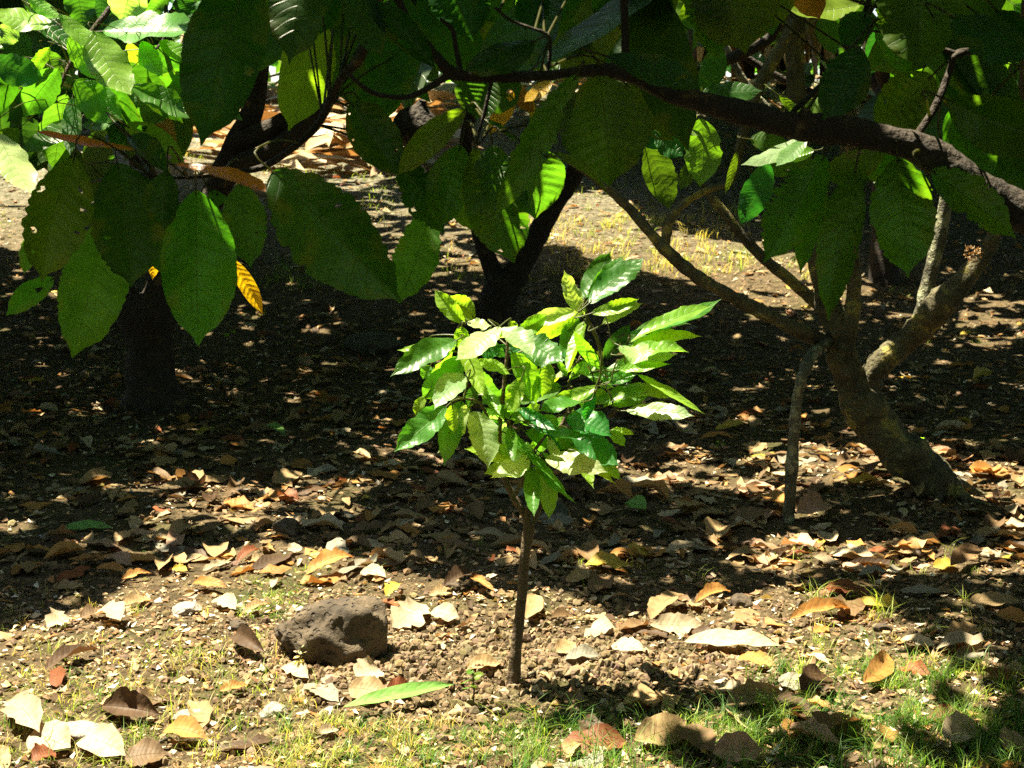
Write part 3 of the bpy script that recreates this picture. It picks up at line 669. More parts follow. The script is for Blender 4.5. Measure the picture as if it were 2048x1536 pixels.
zl('branch', [(1000, 1520), (1040, 1440), (1070, 1370), (1085, 1310)], Y3 - .03, [7, 6, 6, 3])
zl('branch', [(1355, 800), (1355, 700), (1345, 620), (1315, 545), (1285, 490), (1272, 430), (1268, 370)], Y3 + .08, [4.5, 4.5, 4.5, 4, 4, 3.5, 3])
zl('branch', [(1190, 800), (1215, 740), (1240, 690), (1245, 670)], Y3 + .05, [3, 3, 2.5, 2], 6)
zl('branch', [(1190, 960), (1190, 860), (1190, 790)], Y3 + .05, [3.5, 3, 2.5], 6)
SAPL = [ # in the coordinates of the enlarged crop: bx by tx ty w dY kind k dz fold
 (655,505,498,330,80,.0,'y',.2,.02,.5), (705,480,580,362,95,.05,'y',.3,.0,.3), (610,590,272,776,112,-.05,'g',.5,-.1,.3), (832,520,608,692,104,-.12,'p',1.3,-.10,.05), (828,532,1002,684,108,-.12,'p',1.3,-.08,.05),
 (925,590,1156,706,132,-.04,'g',.9,-.05,-.1), (925,552,1072,462,78,.04,'y',.3,.05,.3), (905,545,885,488,44,-.02,'y',.2,0,.5), (665,500,790,516,46,-.02,'p',1.6,0,.1), (640,520,625,640,70,-.02,'y',.0,0,.2),
 (655,665,428,895,128,.0,'g',.2,.03,.15), (655,770,498,945,116,-.08,'p',1.0,-.1,.1), (560,930,292,1162,128,-.05,'g',.5,-.06,.2), (640,900,548,1236,118,-.02,'g',.1,0,.1), (690,955,772,1252,136,-.09,'p',.6,-.06,.15),
 (715,815,668,940,54,-.05,'d',0,0,.2), (590,920,600,1070,62,-.09,'y',.3,0,.4), (455,880,400,975,52,.02,'y',.2,0,.3), (895,650,1022,925,112,-.03,'y',.0,.0,.15), (1075,700,1050,885,88,-.02,'y',.0,0,.25),
 (945,780,888,978,82,-.07,'y',.2,-.03,.2), (700,705,890,765,56,-.03,'y',.8,0,.2), (720,640,840,640,80,.03,'s',.2,0,.1), (1352,736,1212,540,62,-.02,'y',.3,-.03,.35), (1158,690,1245,468,72,.1,'g',.1,.03,.2),
 (1262,474,1163,232,78,.04,'p',.7,.0,.2), (1262,378,1402,136,112,.06,'g',.5,.06,-.05), (1285,385,1464,156,84,.03,'g',.5,.05,.1), (1288,402,1578,166,112,.0,'g',.6,.05,.05), (1300,452,1548,378,64,-.02,'y',.6,0,.4),
 (1360,508,1566,402,62,-.02,'p',.9,.05,.2), (1482,560,1968,378,58,.0,'g',.9,.1,.2), (1500,605,1922,412,62,-.03,'y',1.0,.1,.2), (1362,682,1502,506,76,.03,'d',.2,0,.2), (1450,645,1812,508,60,.08,'g',.7,.1,.2),
 (1490,655,1872,572,72,-.02,'y',1.0,.05,.2), (1490,662,1802,652,62,-.05,'y',.9,0,.2), (1452,618,1592,692,96,-.1,'p',1.2,-.06,.1), (1378,742,1742,660,74,-.04,'p',1.1,.03,.15), (1440,742,1712,712,44,-.06,'y',1.0,0,.2),
 (1388,802,1532,768,54,-.06,'g',.9,0,.2), (1540,765,1882,968,36,-.06,'y',.8,-.05,.3), (1340,822,1056,902,62,-.09,'y',.7,-.05,.3), (1250,905,1036,952,66,-.12,'g',.8,-.05,.2), (1320,902,1602,878,92,.0,'g',.7,0,.1),
 (1480,950,1826,978,82,-.08,'p',1.0,-.08,.1), (1362,932,1762,880,66,-.02,'y',.9,0,.15), (1172,985,1405,1082,128,-.06,'s',.6,-.04,.2), (1322,858,1268,1012,54,-.1,'s',.0,0,.2), (1200,1058,1446,1234,132,-.03,'s',.4,-.04,.1),
 (1066,1190,1386,1266,104,-.1,'p',1.2,-.08,.1), (1290,1200,1455,1304,60,-.02,'y',.4,0,.3), (1082,1082,1162,1222,44,-.06,'p',.7,-.03,.2), (1068,1230,1086,1508,86,-.08,'y',.0,-.03,.1), (1055,1228,998,1374,84,-.04,'g',.2,-.02,.1),
 (985,1192,782,1296,92,-.08,'p',1.2,-.06,.15), (1030,958,902,1022,36,-.06,'o',.8,-.02,.2), (1052,978,1136,1044,56,-.05,'y',.4,-.02,.4), (1392,1058,1475,1134,54,.0,'y',.3,0,.2), (1400,1050,1524,1072,32,.03,'y',.8,0,.3),
 (942,1128,1002,1160,44,-.07,'p',.9,-.02,.3), (838,970,808,1062,44,-.02,'g',0,0,.3), (1192,790,1272,688,44,.03,'y',.4,0,.2), (1240,762,1334,722,52,.0,'p',.8,0,.2), (742,905,802,900,44,-.06,'g',.7,-.02,.3),
 (1190,862,1402,880,88,.02,'y',.6,0,.1), (1130,700,1180,780,30,.0,'y',.2,0,.2), (520,600,600,650,60,.03,'y',.3,0,.2), (480,720,440,790,60,.05,'g',.2,0,.2), (760,560,700,640,60,.04,'g',.2,0,.2), (800,600,860,680,50,.05,'d',.2,0,.2),
 (1560,600,1700,530,60,.1,'d',.5,0,.2), (1620,640,1740,600,60,.1,'g',.6,0,.2), (1500,720,1640,700,60,.05,'d',.6,0,.2), (1420,850,1560,860,70,.05,'d',.5,0,.2), (620,980,640,1080,60,.02,'g',.1,0,.2), (940,1000,1000,1010,26,-.04,'y',.6,0,.3),
 (820,1160,770,1210,24,0,'g',.3,0,.3),(860,1000,800,960,24,-.03,'y',.7,0,.3),
]
for l in SAPL:
    a = Z5(l[0], l[1]); c = Z5(l[2], l[3]); ww = l[4] * 0.390625 * 1.10
    SP_.pxleaf(a[0], a[1], c[0], c[1], ww, Y3 + l[5], l[6], k=l[7], dz=l[8], lit=True, mat=M_YOUNG_OR_LIT, gain=1.55, bowup=RNG.uniform(0, .07), nu=8, nv=24, rag=.16, drip=.75, wave=.09, fold=l[9], curl=RNG.uniform(-.05, .22), quilt=.005,
               bow=RNG.uniform(-.10, .06), side=RNG.uniform(-.07, .07), twist=RNG.uniform(-.6, .6), roll=RNG.uniform(-.3, .3), maxtw=0.12)
for k_ in range(42):
    c_ = SP_.lines[int(RNG.integers(1, len(SP_.lines)))]; b_ = c_[int(RNG.integers(len(c_) // 3, len(c_)))][:3]
    az_ = RNG.uniform(0, 2 * PI); A_ = unit(np.array([math.cos(az_), math.sin(az_) * .8, RNG.uniform(-1.3, .2)])); l_ = RNG.uniform(.10, .19)
    if b_[2] < g[2] + .56: continue
    b_ = b_ + A_ * .02
    SP_.leaf(b_, b_ + A_ * l_, l_ * RNG.uniform(.24, .36), unit(UP * .7 + [0, -.6, 0] + RNG.normal(0, .4, 3)), RNG.choice(list('ggyyps')), lit=.3, mat=M_YOUNG_OR_LIT, gain=1.6, nu=8, nv=22, rag=.12, drip=.75, wave=.08, fold=RNG.uniform(0, .5), curl=RNG.uniform(-.05, .2), quilt=.005, twist=RNG.uniform(-.6, .6), maxtw=.1)
for q_, r_ in ((P(1905, 600, YR - .1), .07), (P(1725, 770, YR), .04), (P(1760, 735, YR), .03), (P(1690, 700, YR), .03), (P(1740, 850, YR), .06), (P(1735, 900, YR), .04), (P(1875, 480, YR + .1), .05), (P(1848, 620, YR + .1), .04), (P(1985, 375, 2.38), .03), (P(1795, 930, YR), .03), (P(1948, 500, YR - .22), .05),
               (P(628, 85, 2.2), .035), (P(600, 95, 2.2), .02), (P(455, 485, 2.55), .025), (P(750, 140, 3.6), .05), (P(985, 350, 2.45), .02), (P(1015, 390, 2.45), .015), (P(1576, 960, 5.35), .05), (P(300, 150, 5.8), .12)):
    LIT.append((q_, r_))
for z in np.linspace(0.3, 1.1, 12): LIT.append((np.array([SAP[0] + .05, SAP[1], z]), .12))
#--PART3
# ------------------------------------------------------------------ where the sun gets through the crowns
def inpoly(x, y, poly):
    ins = np.zeros(np.shape(x), bool); n = len(poly)
    for i in range(n):
        x0, y0 = poly[i]; x1, y1 = poly[(i + 1) % n]
        c = ((y0 > y) != (y1 > y)) & (x < (x1 - x0) * (y - y0) / ((y1 - y0) or 1e-9) + x0)
        ins ^= c
    return ins
POLY_A = [(-900, 1285), (0, 1262), (180, 1205), (330, 1125), (450, 1085), (640, 1092), (760, 1130), (880, 1180), (1000, 1185), (1100, 1190), (1250, 1240), (1400, 1200), (1560, 1165), (1700, 1190), (1790, 1260),
          (1760, 1330), (1900, 1420), (2000, 1600), (1300, 1800), (-900, 1800)]
ELL = [  # cx cy rx ry amount of sun
 (100,1035,170,36,.6), (780,885,110,42,.75), (1120,1105,150,16,.4), (1300,1130,200,22,.6), (1500,1050,120,14,.3), (1700,1085,200,22,.38), (1950,1060,120,36,.32), (1880,1150,160,30,.45),
 (1900,760,190,44,.34), (1850,870,160,20,.3), (1960,640,120,60,.75), (1620,720,120,16,.4), (1520,830,160,16,.35), (1480,930,120,16,.32), (1650,970,120,16,.2), (1800,1000,120,14,.3), (1990, 1400, 330, 200, .75),
 (1160,440,130,60,1), (1300,500,150,45,1), (1430,520,170,45,1), (1580,570,150,45,.95), (1700,620,140,30,.6), (950,470,110,70,.9), (920,560,110,40,.75), (1010,350,60,40,.9),
 (700,250,200,70,1), (480,300,120,70,1), (640,340,140,50,.95), (700,400,140,45,.8), (820,480,100,40,.8), (40,380,130,140,1), (60,560,120,50,.4), (500,600,120,30,.3), (1500,180,300,24,1), (1600,100,500,80,1), (600,150,500,70,1), (1050,160,200,20,.9),
 (250,700,140,20,.15), (480,750,160,20,.15), (130,820,130,20,.15), (520,900,120,20,.15), (350,980,200,20,.12), (1350,700,120,40,.3), (1750,920,60,20,.4),
]
def litmap(px, py):
    L = np.full(np.shape(px), 0.02)
    for cx, cy, rx, ry, a in ELL:
        d = np.hypot((px - cx) / rx, (py - cy) / ry)
        L = np.maximum(L, a * sstep(1.25, 0.8, d))
    A = inpoly(px, py, POLY_A)
    L = np.where(A, np.maximum(L, 1.0), L)
    # soft half shade over the grass at the lower right and a few leaf shadows at the bottom
    s = sstep(1.25, .8, np.hypot((px - 1750) / 420, (py - 1500) / 110)); L = np.where(A | (py > 1380), L * (1 - .3 * s), L)
    for cx, cy, rx, ry in ((760, 1500, 250, 22), (640, 1375, 90, 12), (860, 1330, 90, 14), (1240, 1375, 190, 40)):
        s = sstep(1.2, .7, np.hypot((px - cx) / rx, (py - cy) / ry)); L = L * (1 - .75 * s)
    return L
def plane_lit(x, y):
    """amount of sun wanted at the ground that the sun ray through (x, y, 0) meets"""
    gx, gy = x.copy(), y.copy()
    for _ in range(4):
        gz = H0(gx, gy); gx = x + SUN[0] / SUN[2] * gz; gy = y + SUN[1] / SUN[2] * gz
    px, py, dep = to_px(np.stack([gx, gy, H0(gx, gy)], -1))
    L = litmap(px + 0 * py, py)
    out = (gy < 3.0) | (px < -700) | (px > 2700)
    L = np.where(out, np.where((gy < 3.0) & (gy > .9) & (np.abs(gx) < 2.2), 0.24, 0.08), L)
    L = np.where(gy > 18.6, 0.9, L)
    return L
LITP = np.array([[p[0] - SUN[0] / SUN[2] * p[2], p[1] - SUN[1] / SUN[2] * p[2], r] for p, r in LIT])

FOREST = [FT, LT, MT, RT]
def bare_tree(x, y, label, h=2.6):
    z = float(HG(x, y)); t = Tree('cocoa_tree', label, 'tree', (x, y, z), M_BARKD, 'cocoa trees of the grove')
    a = RNG.uniform(0, 6.28)
    c = np.array([x, y, z]); d = np.array([math.cos(a), math.sin(a), 0])
    t.limb('trunk', [c - [0, 0, .1], c + [0, 0, .5], c + d * .1 + [0, 0, 1.0], c + d * .05 + [0, 0, 1.4]], None, [.13, .10, .09, .08], 12, 5, world=True)
    for k in range(4):
        e = a + k * 1.6; q = np.array([math.cos(e), math.sin(e), 0])
        t.limb('branch', [c + [0, 0, 1.3], c + q * .4 + [0, 0, 1.8], c + q * 1.0 + [0, 0, 2.3], c + q * 1.6 + [0, 0, 2.8]], None, [.06, .05, .035, .015], 8, 5, world=True)
    FOREST.append(t); return t
for args in [(-3.6, 4.2, 'cocoa tree outside the left edge level with the sapling'), (-3.2, 0.6, 'cocoa tree standing left of the camera'), (3.4, 0.2, 'cocoa tree standing right of the camera'),
             (4.6, 4.6, 'cocoa tree outside the right edge'), (-4.6, 9.0, 'cocoa tree outside the left edge farther back'), (5.4, 10.5, 'cocoa tree outside the right edge farther back'),
             (-6.0, 14.0, 'cocoa tree far back beyond the left edge'), (6.2, 15.5, 'cocoa tree far back beyond the right edge'), (2.75, 11.2, 'slender cocoa tree up the slope behind the lichen-spotted tree'),
             (-3.1, 12.8, 'slender cocoa tree up the slope behind the left trunk')]:
    bare_tree(*args)

def build_crowns():
    tp = np.array([[t.loc[0], t.loc[1]] for t in FOREST])
    N = 116000
    x = RNG.uniform(-8, 8, N); y = RNG.uniform(-1.5, 22, N)        # where the shadow of each leaf falls (plane z = 0)
    px, py, _ = to_px(np.stack([x, np.maximum(y, .5), np.zeros(N)], -1))
    inview = (px > -500) & (px < 2550) & (y > 3)
    keep = RNG.uniform(0, 1, N) < np.where(inview, 1.0, 0.8)
    x, y, inview = x[keep], y[keep], inview[keep]; N = len(x)
    ln = RNG.uniform(0.20, 0.32, N) * (1 + 0.4 * sstep(9, 16, y)); az = RNG.uniform(0, 2 * PI, N)
    dx, dy = np.cos(az) * ln / 2, np.sin(az) * ln / 2
    L = np.maximum.reduce([plane_lit(x, y), plane_lit(x + dx * .8, y + dy * .8), plane_lit(x - dx * .8, y - dy * .8)])
    for cx, cy, r in LITP:
        near = (np.hypot(x - cx, y - cy) < r + 0.05) | (np.hypot(x + dx * .7 - cx, y + dy * .7 - cy) < r + .03) | (np.hypot(x - dx * .7 - cx, y - dy * .7 - cy) < r + .03)
        L[near] = 1.0
    # a little clumping, so that the flecks of sun are uneven
    L = np.clip(L + 0.35 * (vnoise(x * 2.6, y * 2.6, 40) - 0.6) * (L < .9), 0, 1)
    keep = RNG.uniform(0, 1, N) > L
    x, y, ln, az = x[keep], y[keep], ln[keep], az[keep]; N = len(x)
    h0 = np.maximum(H0(x, y) + 1.9, 1.37 + 0.0835 * (y + .8) + 0.18)
    z = h0 + RNG.uniform(0, 1, N) ** 1.3 * 1.5
    z = np.maximum(z, 1.37 + 0.0835 * (y + z * SUN[1] / SUN[2]) + 0.2)
    X = x + SUN[0] / SUN[2] * z; Y = y + SUN[1] / SUN[2] * z
    near_cam = (np.hypot(X, Y) < 0.9)
    z[near_cam] += 0.6
    c = np.stack([X, Y, z], -1)
    A = np.stack([np.cos(az), np.sin(az), RNG.uniform(-.7, .1, N)], -1); A = unit(A)
    Nn = unit(UP + RNG.normal(0, .38, (N, 3)))
    v, f, uv = leaf_batch(c - A * ln[:, None] / 2, c + A * ln[:, None] / 2, ln * RNG.uniform(.38, .48, N), Nn, 2, 3, bow=.06, fold=.15, wave=.03)
    cols = np.array([GREENS[k] for k in 'gdgo'])[RNG.integers(0, 4, N)] * RNG.uniform(.75, 1.3, (N, 1))
    own = np.argmin((X[:, None] - tp[:, 0]) ** 2 + (Y[:, None] - tp[:, 1]) ** 2, 1)
    V = v.shape[1]; F = len(f) // N; f1 = f[:F]; uv1 = uv[:V]
    for i, t in enumerate(FOREST):
        m = own == i; k = int(m.sum())
        if not k: continue
        vv = v[m].reshape(-1, 3) - t.loc
        ff = (f1[None] + (np.arange(k) * V)[:, None, None]).reshape(-1, 4)
        me = make_mesh('crown', vv, ff, np.tile(uv1, (k, 1)), np.repeat(cols[m], V, 0), True, M_CANOPY)
        link('crown', me, t.root, kind='stuff')
        # the limbs that carry this crown
    return N
NC = build_crowns()
for t, dirs in ((LT, 4), (MT, 4), (RT, 4), (FT, 4)):
    top = t.lines[0][-1][:3] if t is not RT else P(1600, -200, YR)
    if t is LT: top = P(480, -420, YL)
    if t is MT: top = P(1200, -200, YM)
    for k in range(dirs):
        e = k * 1.57 + .5; q = np.array([math.cos(e), math.sin(e), 0])
        zt = max(top[2], 1.37 + .0835 * (top[1] + 1.6) + .25)
        t.limb('branch', [top, [*(top[:2] + q[:2] * .3), max(zt, top[2] + .1)], [*(top[:2] + q[:2] * .9), zt + .35], [*(top[:2] + q[:2] * 1.5), zt + .6]], None, [.035, .03, .02, .01], 8, 4, world=True)

# ------------------------------------------------------------------ far up the slope: banana plants with dry skirts, and the wood behind
def banana(x, y, label):
    z = float(HG(x, y)); c = np.array([x, y, z])
    t = Tree('banana_plant', label, 'banana plant', c, M_BARKD, 'banana plants along the top of the slope')
    hh = RNG.uniform(2.0, 2.5)
    t.limb('stalk', [c - [0, 0, .1], c + [0, 0, .8], c + [.04, 0, 1.5], c + [.02, 0, hh]], None, [.14, .12, .10, .08], 12, 4, world=True)
    for k in range(34):
        a = RNG.uniform(0, 2 * PI); d = np.array([math.cos(a), math.sin(a), 0]); zt = RNG.uniform(1.0, hh); l = min(RNG.uniform(.8, 1.5), zt - .03)
        b = c + d * .10 + UP * zt; tip = c + d * RNG.uniform(.22, .75) + UP * (zt - l)
        v, f, uv = leaf_batch(b, tip, RNG.uniform(.09, .22), d + RNG.normal(0, .4, 3), 4, 9, bow=.04, fold=RNG.uniform(-.5, .5), wave=.12, rag=.35)
        bag = Bag(); bag.add(v[0], f, uv, np.array([[0.46, .31, .15], [.36, .21, .09], [.55, .42, .26], [.24, .13, .06]][RNG.integers(4)]) * RNG.uniform(.8, 1.1))
        link('dry_leaf', bag.mesh('dry_leaf', M_STRAP, c), t.root)
    for k in range(4):
        a = .3 + k * 0.8 + RNG.uniform(0, .4); d = np.array([math.cos(a), math.sin(a), 0]); l = RNG.uniform(1.1, 1.6)
        b = c + UP * (hh - .05); tip = b + d * l + UP * RNG.uniform(.5, 1.1)
        v, f, uv = leaf_batch(b, tip, .38, UP + d * -.3, 6, 14, fold=.25, wave=.05, rag=.35, bowup=.22, bow=0)
        bag = Bag(); bag.add(v[0], f, uv, np.array([.06, .14, .025]))
        link('leaf', bag.mesh('leaf', M_LEAF, c), t.root)
def slope_x(px, y): return (px - 1024) * y / FPX
for px, y, lab in [(610, 20.3, 'banana plant with a brown dry skirt seen between the left leaves'), (470, 21.0, 'banana plant with dry straps left of the seen-through gap'), (1040, 21.5, 'banana plant with dry skirt high behind the middle tree'),
                   (1395, 20.8, 'banana plant with orange-brown straps left of the upright right stem'), (1480, 20.6, 'banana plant with hanging brown straps beneath the crossing twigs'), (1560, 20.9, 'banana plant whose brown straps show just left of the upright stem'),
                   (1645, 20.7, 'banana plant whose brown straps show just right of the upright stem'), (210, 21.5, 'banana plant hidden behind the bright left leaves'), (800, 21.8, 'banana plant behind the leaf-hung middle branch'), (1900, 21.6, 'banana plant at the far right of the ridge'), (720, 19.6, 'banana plant low on the slope with fallen dry straps')]:
    banana(slope_x(px, y), y, lab)
# dry banana leaves lying at their feet
def straps():
    n = 330; bag = Bag()
    cx = np.concatenate([slope_x(RNG.uniform(520, 860, 170), 18.0), RNG.uniform(-6, 7, 160)]); cyy = np.concatenate([RNG.uniform(15.0, 19.5, 170), RNG.uniform(18.5, 21.5, 160)])
    az = RNG.uniform(0, 2 * PI, n); l = RNG.uniform(.4, 1.1, n)
    d = np.stack([np.cos(az), np.sin(az), np.zeros(n)], -1)
    b = np.stack([cx, cyy, HG(cx, cyy) + RNG.uniform(.02, .25, n)], -1); t = b + d * l[:, None]; t[:, 2] = HG(t[:, 0], t[:, 1]) + RNG.uniform(.01, .3, n)
    v, f, uv = leaf_batch(b, t, RNG.uniform(.1, .24, n), UP + RNG.normal(0, .3, (n, 3)), 4, 6, fold=.3, wave=.12, rag=.3, bow=.05)
    pal = np.array([[0.46, .36, .21], [.38, .25, .11], [.55, .48, .36], [.24, .15, .07]])[RNG.integers(0, 4, n)]
    bag.add(v, f, uv, np.repeat(pal, v.shape[1], 0))
    link('dry_banana_litter', bag.mesh('dry_banana_litter', M_STRAP), label='pale dry banana leaves strewn along the top of the slope', category='litter', kind='stuff')
straps()
def woodland():
    n = 15000; bag = Bag()
    x = RNG.uniform(-16, 16, n); y = RNG.uniform(23.5, 31, n); zz = RNG.uniform(0, 1, n) * 6.5
    cl = vnoise(x * .8, zz * .9, 50); keep = cl + RNG.uniform(-.2, .2, n) > 0.36
    x, y, zz = x[keep], y[keep], zz[keep]; n = len(x)
    b = np.stack([x, y, H0(x, y) + zz], -1); A = unit(RNG.normal(0, 1, (n, 3)) + [0, 0, -.6]); l = RNG.uniform(.3, .6, n)
    v, f, uv = leaf_batch(b, b + A * l[:, None], l * .42, unit(RNG.normal(0, .6, (n, 3)) + UP), 2, 3, fold=.2, wave=.05)
    c = np.array([GREENS[k] for k in 'ggoyg'])[RNG.integers(0, 5, n)] * RNG.uniform(.8, 1.6, (n, 1))
    bag.add(v, f, uv, np.repeat(c, v.shape[1], 0))
    link('woodland', bag.mesh('woodland', M_LEAF), label='mass of dark green woodland foliage closing the view behind the banana plants', category='woodland', kind='stuff')
    n = 18000; a = RNG.uniform(0, 2 * PI, n); x = np.cos(a) * RNG.uniform(10, 14, n); y = 6 + np.sin(a) * RNG.uniform(13, 17, n)  # added ring of leaves out of view, thickened to block low sky light
    m = (y < 20); x, y = x[m], y[m]; n = len(x)
    b = np.stack([x, y, H0(x, y) + RNG.uniform(0, 5, n)], -1); A = unit(RNG.normal(0, 1, (n, 3)) + [0, 0, -.6]); l = RNG.uniform(.3, .6, n)
    v, f, uv = leaf_batch(b, b + A * l[:, None], l * .42, unit(RNG.normal(0, .6, (n, 3)) + UP), 2, 3, fold=.2, wave=.05)
    bag = Bag(); bag.add(v, f, uv, np.array(GREENS['g']))
    link('sky_screen_foliage', bag.mesh('sky_screen_foliage', M_CANOPY), label='unseen wall of green foliage round the grove, dense to block low sky light', category='foliage', kind='stuff')
woodland()

# ------------------------------------------------------------------ stones
import bmesh
def stone(name, label, cpx, cpy, size, mat, seed, squash=0.6, rot=0.0, sink=0.3, sub=4, rugged=0.25, cat='stone', wedge=0):
    c = G(cpx, cpy)
    bm = bmesh.new(); bmesh.ops.create_icosphere(bm, subdivisions=sub, radius=1.0)
    v = np.array([q.co[:] for q in bm.verts]); f = np.array([[q.index for q in fc.verts] for fc in bm.faces]); bm.free()
    r = np.random.default_rng(seed)
    for _ in range(14):                                   # chop flat faces
        d = unit(r.normal(0, 1, 3)); k = r.uniform(.62, .92)
        s = v @ d; v = v - np.outer(np.clip(s - k, 0, None), d) * .85
    n = (vnoise(v[:, 0] * 2.3 + seed, v[:, 1] * 2.3 + v[:, 2] * 1.7, seed) - .5) + .5 * (vnoise(v[:, 0] * 6 + v[:, 2] * 4, v[:, 1] * 6 - v[:, 2] * 3, seed + 1) - .5) + .3 * (vnoise(v[:, 0] * 15 + v[:, 2] * 9, v[:, 1] * 15 - v[:, 2] * 12, seed + 2) - .5)
    v = v * (1 + rugged * n)[:, None]
    if sub >= 5:
        n2 = vnoise(v[:, 0] * 22 + v[:, 2] * 13, v[:, 1] * 22 - v[:, 2] * 17, seed + 4); v = v * (1 - .05 * sstep(.62, .85, n2))[:, None]
    if wedge:
        x, z = v[:, 0].copy(), v[:, 2].copy()
        v[:, 2] = z * (1 - wedge * .42 * (1 - x) / 2 * (z > 0))
        v[:, 0] = np.where(z < 0, x * (1 + wedge * .45 * z) + wedge * -.12 * z, x)
        v[:, 0] = np.where(v[:, 0] > .72, .72 + (v[:, 0] - .72) * .25, v[:, 0]); v[:, 0] *= 1.12
        v[:, 2] = np.where(v[:, 2] > .66, .66 + (v[:, 2] - .66) * .35, v[:, 2]); v[:, 2] *= 1.12
    v = v * np.array(size) / 2
    ca, sa = math.cos(rot), math.sin(rot); v = np.stack([v[:, 0] * ca - v[:, 1] * sa, v[:, 0] * sa + v[:, 1] * ca, v[:, 2]], -1)
    v[:, 2] += size[2] * (.5 - sink)
    o = link(name, make_mesh(name, v, f, mats=mat, smooth=True), loc=tuple(c), label=label, category=cat)
    return o
stone('boulder', 'big dark pitted boulder half sunk in the earth left of the sapling', 682, 1308, (.285, .26, .27), M_ROCK, 23, rot=.1, sink=.36, sub=5, rugged=.34, wedge=1, cat='boulder')
stone('stone', 'flat grey-brown stone in the grass left of the dark boulder', 372, 1225, (.10, .07, .045), M_STONE, 4, sink=.3)
stone('stone', 'flat white slab stone near the lower left corner', 160, 1478, (.155, .085, .055), M_STONE, 5, rot=-.15, sink=.3)
stone('stone', 'low pale stone right of the white slab stone', 385, 1436, (.10, .06, .04), M_STONE, 6, sink=.4)
stone('stone', 'rounded tan stone between the white slab and the green strip leaf', 545, 1428, (.075, .06, .045), M_STONE, 7, sink=.4)
stone('stone', 'small grey stone just left of the dark boulder', 478, 1262, (.05, .045, .05), M_ROCK, 8, sink=.3)
stone('stone', 'round dark lump of stone on the shaded leaf litter above the boulder', 572, 1068, (.095, .09, .08), M_ROCK, 9, sink=.3)
stone('stone', 'broad mossy stone in deep shade behind the left trunk', 745, 700, (.36, .3, .17), M_MOSSY, 10, sink=.35)
stone('stone', 'small reddish round stone in the shade left of the broad mossy stone', 662, 684, (.09, .08, .07), M_ROCK, 13, sink=.3)
stone('stone', 'grey cracked stone among orange leaves right of the sapling', 1483, 1215, (.075, .06, .06), M_ROCK, 14, sink=.3)
stone('stone', 'grey rounded stone in the shade just right of the sapling stem', 1115, 1030, (.11, .09, .075), M_MOSSY, 15, sink=.35)
stone('stone', 'brown stone half covered by leaves behind the sapling at left', 905, 1178, (.07, .06, .045), M_ROCK, 16, sink=.3)
stone('stone', 'small grey stone at the right side in the grass', 1765, 1262, (.06, .04, .03), M_ROCK, 17, sink=.3)
stone('stone', 'angular grey stone seen high through the right leaves', 1728, 222, (.42, .35, .36), M_ROCK, 18, sink=.3)
stone('stone', 'small white stone in front of the dark boulder', 588, 1310, (.03, .025, .025), M_STONE, 19, sink=.2)

# ------------------------------------------------------------------ fallen leaves
DRYC = {'tan': (0.34, 0.235, 0.115), 'orange': (0.38, 0.19, 0.05), 'brown': (0.17, 0.105, 0.05), 'dark brown': (0.075, 0.042, 0.02), 'pale': (0.46, 0.37, 0.24), 'grey': (0.27, 0.25, 0.19), 'red-brown': (0.22, 0.07, 0.025),
        'white': (0.44, 0.36, 0.24), 'green': (0.16, 0.34, 0.07), 'yellow': (0.50, 0.36, 0.05), 'pinkish': (0.45, 0.28, 0.18)}
def fallen(bx, by, tx, ty, W, color, label, fold=.15, lift=.012, k=(0, 0), bow=.05, wave=.08, rag=.15, curl=.1, tiplift=0.0, tries=None):
    b = G(bx, by); t = G(tx, ty)
    if b is None or t is None: return
    dirn = t - b; l = np.linalg.norm(dirn); lm = min(max(l, 0.05), .30)
    m = (b + t) / 2; b = m - dirn / l * lm / 2; t = m + dirn / l * lm / 2
    b[2] = HG(b[0], b[1]) + lift; t[2] = HG(t[0], t[1]) + lift + tiplift
    N = unit(np.array([k[0], k[1], 1.0]))
    v, f, uv = leaf_batch(b, t, W, N, 6, 16, fold=fold, bow=bow, wave=wave, rag=RNG.choice([.1, .25, .45]), curl=curl, drip=.5, twist=RNG.uniform(-.3, .3), side=RNG.uniform(-.05, .05))
    v = v[0]; gz = HG(v[:, 0], v[:, 1]) + .004; v[:, 2] = np.maximum(v[:, 2], gz)
    o0 = (b + t) / 2; bag = Bag(); bag.add(v, f, uv, np.array(DRYC[color]) * RNG.uniform(.85, 1.15) * (1 - .25 * RNG.uniform(0, 1, (len(v), 1)) ** 3))
    link('fallen_leaf', bag.mesh('fallen_leaf', M_DRY, o0), loc=tuple(o0), label=label, category='leaf', group='fallen leaves on the ground')
    USED.append((o0[0], o0[1]))
USED = [(0.0, 3.70), (0.0, 3.62), (0.03, 3.66)]
